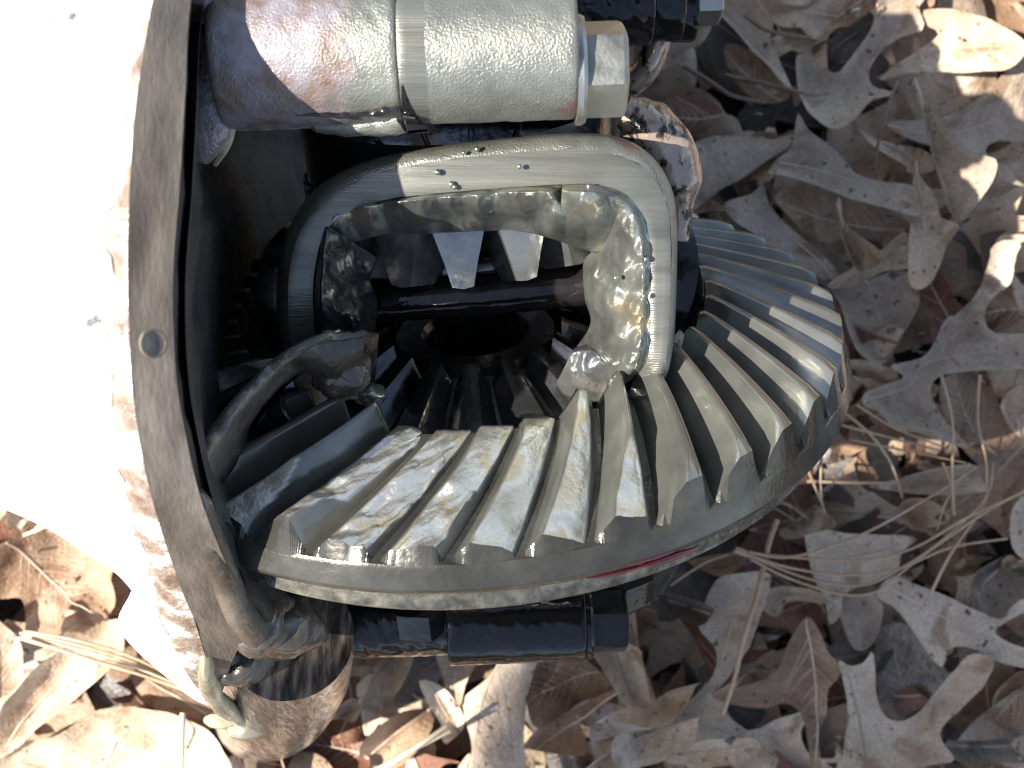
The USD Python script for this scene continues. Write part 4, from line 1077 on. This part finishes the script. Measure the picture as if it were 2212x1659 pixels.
traced(2, [(840, 330), (900, 250), (1040, 180), (1080, 250), (960, 320), (860, 370)], .032, 'leaf_grey', 'pale dry curl above the needle bundle', seed=45, fold=.006)
traced(2, [(1480, 230), (1520, 160), (1640, 150), (1730, 230), (1700, 300), (1560, 320)], .030, 'leaf_tan', 'small rounded yellowish leaf between the needles', seed=46)
traced(2, [(1740, 1480), (1900, 1440), (2270, 1500), (2270, 1600), (2000, 1600), (1800, 1590)], .030, 'leaf_wet', 'oil soaked orange brown leaf at the lower right corner', seed=47)
traced(2, [(2000, 1200), (2270, 1140), (2270, 1400), (2060, 1420)], .024, 'leaf_brown', 'brown leaf at the right edge below the spotted leaf', seed=48)
# lower left
traced(4, [(60, 440), (100, 360), (280, 330), (420, 350), (600, 440), (672, 500), (630, 560), (680, 650), (692, 700), (600, 800), (550, 735), (480, 678), (420, 720), (380, 850), (250, 880), (170, 870), (160, 760), (130, 680), (20, 680), (-10, 560)],
       .040, 'leaf_brown', 'large pinkish brown oak leaf below the white casting at the left', rib=[(110, 370), (300, 620), (600, 760)], seed=51)
traced(4, [(-60, 1590), (20, 1400), (60, 1260), (150, 1150), (250, 1030), (380, 940), (520, 840), (660, 812), (690, 900), (700, 980), (600, 1080), (480, 1180), (350, 1290), (200, 1400), (100, 1500)],
       .050, 'leaf_tan', 'long pale leaf with clear veins lying across pine needles at lower left', rib=[(-20, 1560), (180, 1290), (420, 1060), (680, 860)], seed=52, cup=.006)
traced(4, [(-60, 760), (60, 840), (130, 920), (162, 1040), (120, 1160), (60, 1200), (-60, 1220)], .050, 'leaf_tan', 'sun bleached leaf tip at the left edge', seed=53)
traced(4, [(-60, 1560), (150, 1440), (350, 1400), (560, 1270), (720, 1250), (900, 1280), (1100, 1350), (1210, 1450), (1260, 1680), (600, 1690), (-60, 1690)],
       .034, 'leaf_tan', 'broad sunlit cream leaf along the bottom edge at lower left', rib=[(0, 1600), (500, 1470), (960, 1470), (1180, 1660)], seed=54)
traced(4, [(700, 1090), (900, 1090), (1100, 1220), (1240, 1350), (1000, 1390), (840, 1300), (720, 1200)], .030, 'leaf_brown', 'brown leaf with curled edge left of the tube stub', seed=55)
traced(4, [(-40, 130), (40, 150), (60, 240), (0, 320), (-60, 280)], .040, 'leaf_tan', 'small sunlit leaf below the casting at the far left edge', seed=56)
traced(4, [(60, 230), (130, 220), (185, 260), (170, 320), (100, 340), (55, 300)], .050, 'leaf_grey', 'crumpled pale leaf curl under the white casting at the left', seed=57, cup=-.008)
traced(4, [(350, 800), (540, 740), (640, 810), (520, 850), (300, 960)], .028, 'leaf_tan', 'sunlit yellow leaf sliver between two brown leaves at the left', seed=58)
traced(4, [(1380, 1440), (1500, 1440), (1560, 1520), (1590, 1690), (1420, 1690)], .036, 'leaf_tan', 'sunlit leaf end below the sealant bead at the bottom edge', seed=59)
traced(4, [(1600, 1540), (1750, 1560), (1850, 1690), (1580, 1690)], .038, 'leaf_tan', 'sunlit cream leaf corner at the bottom edge left of the middle', seed=60)
# bottom middle
traced(5, [(1650, 640), (1890, 640), (1930, 730), (1990, 960), (1995, 1010), (1860, 1000), (1780, 880), (1720, 780)], .046, 'leaf_tan', 'tan blade pointing down from the lower cap bolt', rib=[(1780, 650), (1900, 990)], seed=61)
traced(5, [(960, 1010), (1120, 860), (1270, 690), (1400, 710), (1370, 840), (1330, 1000), (1310, 1200), (1300, 1400), (1020, 1400), (1030, 1240), (1000, 1120)],
       .048, 'leaf_grey', 'tall grey brown leaf half in sun below the lower bearing cap', rib=[(1200, 740), (1080, 1000), (1030, 1380)], seed=62)
traced(5, [(480, 830), (600, 700), (712, 715), (700, 800), (610, 960), (555, 980), (540, 1080), (450, 1205), (430, 1050), (420, 880)], .046, 'leaf_tan', 'pointed golden tan leaf right of the tube stub', rib=[(650, 720), (480, 900), (450, 1180)], seed=63)
traced(5, [(820, 690), (920, 690), (1080, 690), (1000, 880), (960, 1015), (900, 950), (870, 850)], .044, 'leaf_tan', 'sunlit white leaf blade hanging under the lower bearing cap', seed=64)
traced(5, [(750, 860), (850, 900), (910, 950), (982, 1070), (970, 1180), (880, 1212), (860, 1110), (800, 1000)], .048, 'leaf_tan', 'sunlit cream leaf tip with ragged edge below the lower cap', seed=65)
traced(5, [(1580, 1330), (1720, 1250), (1900, 1180), (2050, 1100), (2212, 960), (2212, 1150), (2050, 1250), (1900, 1300), (1700, 1390), (1560, 1400)], .046, 'leaf_grey', 'curved grey leaf strip at the bottom right of the middle', seed=66, fold=.005)
traced(5, [(1690, 1090), (1850, 1030), (2000, 1010), (2150, 850), (2230, 820), (2212, 940), (2080, 1060), (1900, 1102)], .050, 'leaf_tan', 'rolled tan leaf edge under the tan blade', seed=67, fold=.006)
traced(5, [(1320, 1230), (1400, 1100), (1600, 1000), (1780, 890), (1800, 920), (1620, 1080), (1650, 1200), (1500, 1250)], .034, 'leaf_brown', 'brown spotted leaf beside the tall grey brown leaf', seed=68)
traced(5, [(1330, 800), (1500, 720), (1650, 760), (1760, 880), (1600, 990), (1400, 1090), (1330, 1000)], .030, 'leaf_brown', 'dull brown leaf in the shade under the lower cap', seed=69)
traced(5, [(250, 950), (420, 850), (420, 1080), (440, 1200), (300, 1180), (190, 1120)], .034, 'leaf_red', 'torn red brown leaf right of the tube stub', seed=70)
traced(5, [(270, 1050), (380, 960), (440, 1000), (400, 1080), (320, 1075)], .042, 'leaf_tan', 'small ragged sunlit scrap on the red brown leaf', seed=71)
traced(5, [(40, 1150), (240, 1130), (420, 1200), (480, 1340), (300, 1390), (60, 1390)], .030, 'leaf_red', 'dark red brown leaf at the bottom edge below the tube stub', seed=72)
traced(5, [(480, 1130), (640, 1050), (820, 1120), (640, 1330), (480, 1390), (420, 1300)], .032, 'leaf_brown', 'shaded brown leaf under the pale straws at the bottom', seed=73)

# ---------------------------------------------------------------- the leaf litter below and around them
def oak_outline(rg, L=.075):
    nl = rg.integers(2, 4)
    pts = [(0, -.004)]
    xs = np.linspace(.18, .78, nl)
    up, dn = [], []
    for side_ in (1, -1):
        row = [(.06*L, side_*.05*L)]
        for i, x in enumerate(xs):
            x = x+rg.normal(0, .03)
            w = (.36-.16*abs(i/(nl-1)-.35))*rg.uniform(.75, 1.25)
            row += [((x-.10)*L, side_*.07*L*rg.uniform(.8, 1.4)), ((x+.02)*L, side_*w*.55*L), ((x+.13)*L, side_*w*L), ((x+.10)*L, side_*w*.5*L)]
        row += [(.88*L, side_*.06*L)]
        (up if side_ == 1 else dn).extend(row)
    p = [(0, 0)]+up+[(1.04*L, rg.normal(0, .02)*L)]+dn[::-1]
    return smooth_line(np.array(p), 90, closed=True, per=6)


def lance_outline(rg, L=.08):
    w = rg.uniform(.14, .24)*L
    t = np.linspace(0, 1, 9)[1:-1]
    a = [(x*L, w*sin(pi*x**.85)*rg.uniform(.8, 1.15)) for x in t]
    b = [(x*L, -w*sin(pi*x**.85)*rg.uniform(.8, 1.15)) for x in t[::-1]]
    return smooth_line(np.array([(0, 0)]+a+[(L, 0)]+b), 60, closed=True, per=6)


rg = np.random.default_rng(77)
protos = []
kinds = [('leaf_tan', 'dry tan'), ('leaf_grey', 'dry grey'), ('leaf_brown', 'dry brown'), ('leaf_brown', 'dry brown'), ('leaf_dark', 'dark damp'), ('leaf_red', 'red brown')]
LIT = []
spots = []
for gx_ in np.arange(-.36, .361, .034):
    for gy_ in np.arange(-.30, .301, .034):
        spots.append((gx_+rg.uniform(-.017, .017), gy_+rg.uniform(-.017, .017)))
rg.shuffle(spots)
spots = spots[:290]
buried = {}
for i, (x, y) in enumerate(spots):
    mt, word = kinds[rg.integers(0, len(kinds))]
    L = rg.uniform(.045, .11)
    ol = oak_outline(rg, L) if rg.random() < .62 else lance_outline(rg, L)
    lobed = len(ol) == 90
    ol = ol + (meshkit.fbm(np.column_stack([ol*rg.uniform(120, 300), np.full(len(ol), i*1.3)]), 3, i)-.5)[:, None]*np.array([.004, .005])*rg.uniform(.3, 1.6)
    if rg.random() < .25:
        ol[:, 0] = np.minimum(ol[:, 0], L*rg.uniform(.55, .8)+.004*np.sin(ol[:, 1]*900+i))
    a = rg.uniform(0, 2*pi)
    c = np.array([[cos(a), -sin(a)], [sin(a), cos(a)]])
    w = (ol-ol.mean(0))@c.T+[x, y]
    z0 = rg.uniform(.004, .026)
    bend = dict(arch=rg.uniform(-.006, .014), cup=rg.uniform(-.008, .014), tx=rg.uniform(-.009, .009), ty=rg.uniform(-.009, .009), rough=.015, curl=rg.uniform(-.002, .004))
    side_ = rg.random() < .5
    LIT.append((word, lobed))
    if i in VISIBLE:
        make_leaf(w, z0, mt, 'vein_dark' if mt in ('leaf_tan', 'leaf_dark') else 'vein_pale', VISIBLE[i], seed=1000+i, name='fallen_leaf', bend=bend, side=side_)
    else:
        v, f, *_ = leaf_surface(w, z0, bend, principal(w), 1000+i, step=.0042)
        buried.setdefault(mt, []).append((v, f))
for mt, ms in buried.items():
    tone = {'leaf_tan': 'tan', 'leaf_grey': 'grey', 'leaf_brown': 'brown', 'leaf_dark': 'dark damp', 'leaf_red': 'red brown'}[mt]
    tag(obj('buried_leaves', cat_mesh(*ms), mt, smooth=True), f'{tone} leaves buried in the lower layer of the litter', 'leaf litter', kind='stuff')
# farther litter, uncountable: instances of a few leaves over the ground around
stuff = UsdGeom.PointInstancer.Define(stage, '/World/leaf_litter')
tag(stuff, 'brown fallen leaves covering the ground all around', 'leaf litter', kind='stuff')
pr = []
for k in range(5):
    ol = oak_outline(rg, .09)
    b = dict(arch=.008, cup=.006, rough=.012)
    v, f, *_ = leaf_surface(ol-ol.mean(0), 0.0, b, np.array([1., 0]), 40+k, step=.007)
    m_ = usdkit.mesh(stage, f'/World/leaf_litter/leaf_{k:03d}', (v, f), '/World/Looks/'+['leaf_tan', 'leaf_grey', 'leaf_brown', 'leaf_dark', 'leaf_brown'][k], smooth=True)
    pr.append(m_.GetPath())
stuff.CreatePrototypesRel().SetTargets(pr)
N = 5200
r_ = np.sqrt(rg.uniform(.0, 1, N))*2.2
a_ = rg.uniform(0, 2*pi, N)
pos = np.stack([r_*np.cos(a_), r_*np.sin(a_), rg.uniform(.0, .02, N)], 1)
ok = (np.abs(pos[:, 0]) > .33) | (np.abs(pos[:, 1]) > .27)
dn = np.stack([rg.uniform(-.30, .30, 330), rg.uniform(-.24, .24, 330), rg.uniform(-.006, .008, 330)], 1)   # the lowest layer under everything
pos = np.vstack([pos[ok], dn])
yaw = rg.uniform(0, 2*pi, len(pos))
stuff.CreatePositionsAttr(Vt.Vec3fArray.FromNumpy(pos.astype(np.float32)))
tl = rg.normal(0, .2, (len(pos), 2))
qs = []
for (ya, (t1, t2)) in zip(yaw, tl):
    q = Gf.Rotation(Gf.Vec3d(0, 0, 1), math.degrees(ya))*Gf.Rotation(Gf.Vec3d(1, 0, 0), math.degrees(t1))*Gf.Rotation(Gf.Vec3d(0, 1, 0), math.degrees(t2))
    qs.append(Gf.Quath(q.GetQuat()))
stuff.CreateOrientationsAttr(Vt.QuathArray(qs))
stuff.CreateProtoIndicesAttr(Vt.IntArray.FromNumpy(rg.integers(0, 5, len(pos)).astype(np.int32)))
stuff.CreateScalesAttr(Vt.Vec3fArray.FromNumpy(np.repeat(rg.uniform(.7, 1.2, (len(pos), 1)), 3, 1).astype(np.float32)))

# crumbs of leaf and bark
crumbs = []
rc = np.random.default_rng(9)
for k in range(900):
    x, y = rc.uniform(-.27, .27), rc.uniform(-.21, .21)
    m = rc.integers(4, 7); a = np.sort(rc.uniform(0, 2*pi, m)); r = rc.uniform(.0008, .0034)*rc.uniform(.6, 1.2, m)
    z = rc.uniform(.012, .046)
    p = np.column_stack([x+r*np.cos(a), y+r*np.sin(a)*.6, z+rc.normal(0, .0006, m)])
    crumbs.append((np.vstack([p, p.mean(0)+[0, 0, .0006]]), np.array([[i, (i+1) % m, m] for i in range(m)])))
tag(obj('leaf_crumbs', cat_mesh(*crumbs[:450]), 'leaf_brown', smooth=False), 'small brown crumbs of broken leaves strewn over the litter', 'leaf crumbs', kind='stuff')
tag(obj('leaf_crumbs', cat_mesh(*crumbs[450:]), 'leaf_dark', smooth=False), 'small dark damp crumbs between the fallen leaves', 'leaf crumbs', kind='stuff')

# ---------------------------------------------------------------- pine needles, straws, twigs
def strand(c, pts, z, r, mat_, name, label, group=None, cat='needle', dz=0.006):
    p = smooth_line(cpx(c, pts), 34)
    zz = z+dz*np.sin(np.linspace(0, pi, len(p)))
    o = obj(name, tube(PX(p[:, 0], p[:, 1], zz), np.linspace(r, r*.7, len(p)), 7), mat_, smooth=60)
    tag(o, label, cat, group)


FAN = [[(680, 470), (900, 540), (1200, 580), (1500, 550), (1800, 430), (2120, 380)], [(690, 490), (900, 600), (1200, 690), (1380, 680), (1500, 590), (1800, 350), (2000, 150), (2040, -40)], [(680, 455), (920, 480), (1300, 360), (1700, 140), (1950, -20)],
       [(700, 480), (1000, 600), (1300, 640), (1500, 560), (1750, 400), (2000, 230), (2260, 90)], [(690, 460), (880, 480), (1300, 500), (1600, 430), (1900, 260), (2260, 100)]]
FL = ['pine needle of the fan at lower right, second from its upper side', 'lowest and most bowed pine needle of the fan at lower right', 'straightest uppermost pine needle of the fan at lower right', 'pine needle of the fan just above the most bowed one', 'thin pine needle in the middle of the fan at lower right']
for p, l in zip(FAN, FL):
    strand(2, p, .064, .00062, 'needle', 'pine_needle', l)
tag(obj('needle_sheath', tube(PX(*cpx(2, [(600, 440), (640, 455), (690, 475)]).T, .063), [.0012, .0013, .0009], 10), 'needle', smooth=60), 'papery sheath at the left end of the needle fan', 'needle sheath')
for c, p, z, r, l in [
        (2, [(835, 275), (790, 400), (720, 700), (660, 900), (600, 1150), (535, 1360)], .060, .0011, 'thick brown needle bundle hanging down left of the brown three pronged leaf'),
        (2, [(1690, 690), (1800, 470), (1950, 250), (2010, 140)], .062, .0007, 'pine needle rising to the right beside the wet blue leaf'),
        (2, [(800, 168), (870, 180), (930, 210), (1000, 262)], .050, .0007, 'short brown needle stub above the needle fan'),
        (2, [(1760, -40), (1810, 100), (1825, 250)], .060, .0006, 'short upright pine needle crossing the fan near the right edge'),
        (2, [(1000, -20), (1080, 180), (1090, 240)], .050, .0006, 'pine needle curving down beside the gear rim'),
        (2, [(240, 640), (420, 520), (560, 470)], .050, .0006, 'reddish needle beside the lower cap bolt'),
        (3, [(885, 930), (800, 1060), (770, 1250), (770, 1450), (795, 1540)], .060, .0006, 'bow shaped pine needle right of the gear rim'),
        (3, [(890, 940), (1050, 1070), (1180, 1250), (1245, 1450)], .062, .0006, 'pine needle slanting down from the gear tip'),
        (3, [(980, 905), (1200, 1040), (1500, 1155)], .058, .0005, 'upper of the straight needles below the bayed leaf'),
        (3, [(860, 1015), (1150, 1090), (1470, 1172)], .056, .0006, 'middle of the straight needles below the bayed leaf'),
        (3, [(945, 1108), (1200, 1160), (1620, 1245)], .056, .0005, 'lower of the straight needles below the bayed leaf'),
        (3, [(1475, 735), (1540, 1000), (1540, 1300), (1545, 1545)], .064, .0006, 'upright pine needle in the lower bay of the bayed leaf'),
        (3, [(1700, 730), (1690, 1000), (1740, 1250), (1735, 1460)], .064, .0006, 'upright pine needle farthest right in the bay'),
        (3, [(690, 1352), (1000, 1362), (1210, 1360)], .050, .0007, 'straight dull straw below the gear rim at the right'),
        (3, [(1640, 1250), (1500, 1480), (1450, 1640)], .060, .0005, 'thin needle running down to the fan')]:
    strand(c, p, z, r, 'needle', 'pine_needle', l)
for k, (dx, dy, m_) in enumerate([(0, 0, 'needle'), (8, 26, 'needle_pale'), (-10, 52, 'needle_pale'), (20, -18, 'needle'), (40, 70, 'needle')]):
    strand(4, [(110+dx, 880+dy*.5), (400+dx, 940+dy), (700+dx, 1030+dy), (1010+dx, 1175+dy*.3)], .074+.001*k, .0007, m_, 'pine_needle', ['needle in the lower left bundle, second from its upper side', 'pale needle in the lower left bundle, in its middle', 'pale needle in the lower left bundle, second from below', 'topmost needle of the lower left bundle', 'lowest needle of the lower left bundle'][k])
for c, p, z, r, l in [(4, [(992, 1315), (988, 1460), (984, 1690)], .075, .0011, 'upright pale straw at the lower edge left of the sealant bead'),
                      (4, [(632, 1468), (600, 1540), (545, 1690)], .066, .0008, 'short pale straw at the lower edge, left one'),
                      (5, [(580, 1335), (740, 1235), (890, 1130)], .070, .0012, 'thick pale straw slanting up at the bottom middle'),
                      (5, [(470, 1390), (690, 1270), (910, 1158)], .068, .0010, 'pale straw parallel below the thick one'),
                      (4, [(190, 330), (260, 270), (370, 335)], .066, .0010, 'pale bent stalk under the white casting'),
                      (4, [(240, 230), (262, 290), (130, 350)], .064, .0010, 'forked pale stalk end under the white casting')]:
    strand(c, p, z, r, 'needle_pale', 'straw', l, cat='straw', dz=.003)
for c, p, z, r, l in [(1, [(505, 88), (570, 140), (640, 180), (760, 205), (890, 222)], .052, .0009, 'brown twig across the wide tan leaf at the top'),
                      (1, [(390, 440), (470, 462), (560, 478), (720, 510), (900, 560), (995, 548)], .054, .0009, 'brown twig below the narrow strip-like lobe'),
                      (1, [(150, 388), (300, 480), (430, 560), (625, 602)], .050, .0011, 'leaf stalk of the pale wavy leaf'),
                      (1, [(1400, 480), (1340, 640), (1290, 840), (1265, 990)], .048, .0007, 'thin upright stalk right of the forked leaf'),
                      (3, [(905, 560), (930, 700), (940, 880)], .074, .0010, 'brown stalk below the right tip of the gear'),
                      (3, [(500, 1460), (600, 1500), (700, 1560)], .050, .0008, 'short reddish twig by the gear rim')]:
    strand(c, p, z, r, 'twig', 'twig', l, cat='twig')

# ---------------------------------------------------------------- unseen oak added as a shadow caster: its bough end shades the lower right ground
SHADOW_CASTER = thing('oak_tree', 'unseen bare oak added outside the picture to shade the lower right', 'tree')
e0 = np.array([.122, -.166, .03]) + 2.2*SUN_DIR
bp = smooth_line([e0, e0+[-.05, 0, .5], e0+[-.35, -.15, 1.2], e0+[-1.0, -.5, 1.9], [-3.2, -1.6, 4.3]], 40)
v, f = tube(bp, np.interp(np.linspace(0, 1, 40), [0, .03, 1], [.122, .13, .15]), 28, up=(1, 0, 0))
v = v+((meshkit.fbm(v*9, 3, 5)-.5)*.025)[:, None]*np.array([1, 1, 1.])
obj('bough', (v, f), 'bark', SHADOW_CASTER, smooth=60)
v, f = tube(smooth_line([(-3.1, -1.5, -.1), (-3.15, -1.55, 1.5), (-3.2, -1.6, 4.3), (-3.1, -1.7, 7)], 40), np.interp(np.linspace(0, 1, 40), [0, .1, 1], [.38, .27, .16]), 28, up=(1, 0, 0))
v = v+((meshkit.fbm(v*6, 3, 6)-.5)*.05)[:, None]*np.array([1, 1, 0])
obj('trunk', (v, f), 'bark', SHADOW_CASTER, smooth=60)

# ---------------------------------------------------------------- unseen pine added as a sky blocker: its crown covers the zenith, not the sun
SKY_BLOCKER = thing('pine_tree', 'unseen tall pine added outside the picture to hide the overhead sky', 'tree')
v, f = tube(smooth_line([(.5, 3.2, -.1), (.45, 3.1, 3), (.4, 3.0, 8), (.3, 3.0, 11)], 40), np.interp(np.linspace(0, 1, 40), [0, .06, 1], [.30, .22, .07]), 24, up=(1, 0, 0))
v = v+((meshkit.fbm(v*6, 3, 16)-.5)*.05)[:, None]*np.array([1, 1, 0])
obj('trunk', (v, f), 'bark', SKY_BLOCKER, smooth=60)
rg = np.random.default_rng(5)
lim, tri = [], []
for k in range(34):
    h = rg.uniform(4.2, 9.5); a = -pi/2 + rg.uniform(-1.15, 1.15) if k < 22 else rg.uniform(0, 2*pi)
    ln = rg.uniform(2.4, 4.2)*(1.15-.06*h)
    b0 = np.array([.45, 3.05, h]); d = np.array([cos(a), sin(a), rg.uniform(-.12, .12)])
    p = np.stack([b0, b0+d*ln*.5+[0, 0, .12], b0+d*ln])
    p = smooth_line(p, 10)
    lim.append(tube(p, np.linspace(.045, .012, 10), 6))
    for j in range(85):
        c = p[rg.integers(3, 10)]+rg.normal(0, [.28, .28, .12])
        for q in range(9):
            dd = rg.normal(0, 1, 3); dd /= np.linalg.norm(dd)
            sd = np.cross(dd, rg.normal(0, 1, 3)); sd /= np.linalg.norm(sd)
            tri.append([c-sd*.019, c+sd*.019, c+dd*.22])
tri = np.array(tri)
obj('limbs', cat_mesh(*lim), 'bark', SKY_BLOCKER, smooth=60)
obj('crown', (tri.reshape(-1, 3), np.arange(len(tri)*3).reshape(-1, 3)), 'pine_foliage', SKY_BLOCKER, smooth=False)
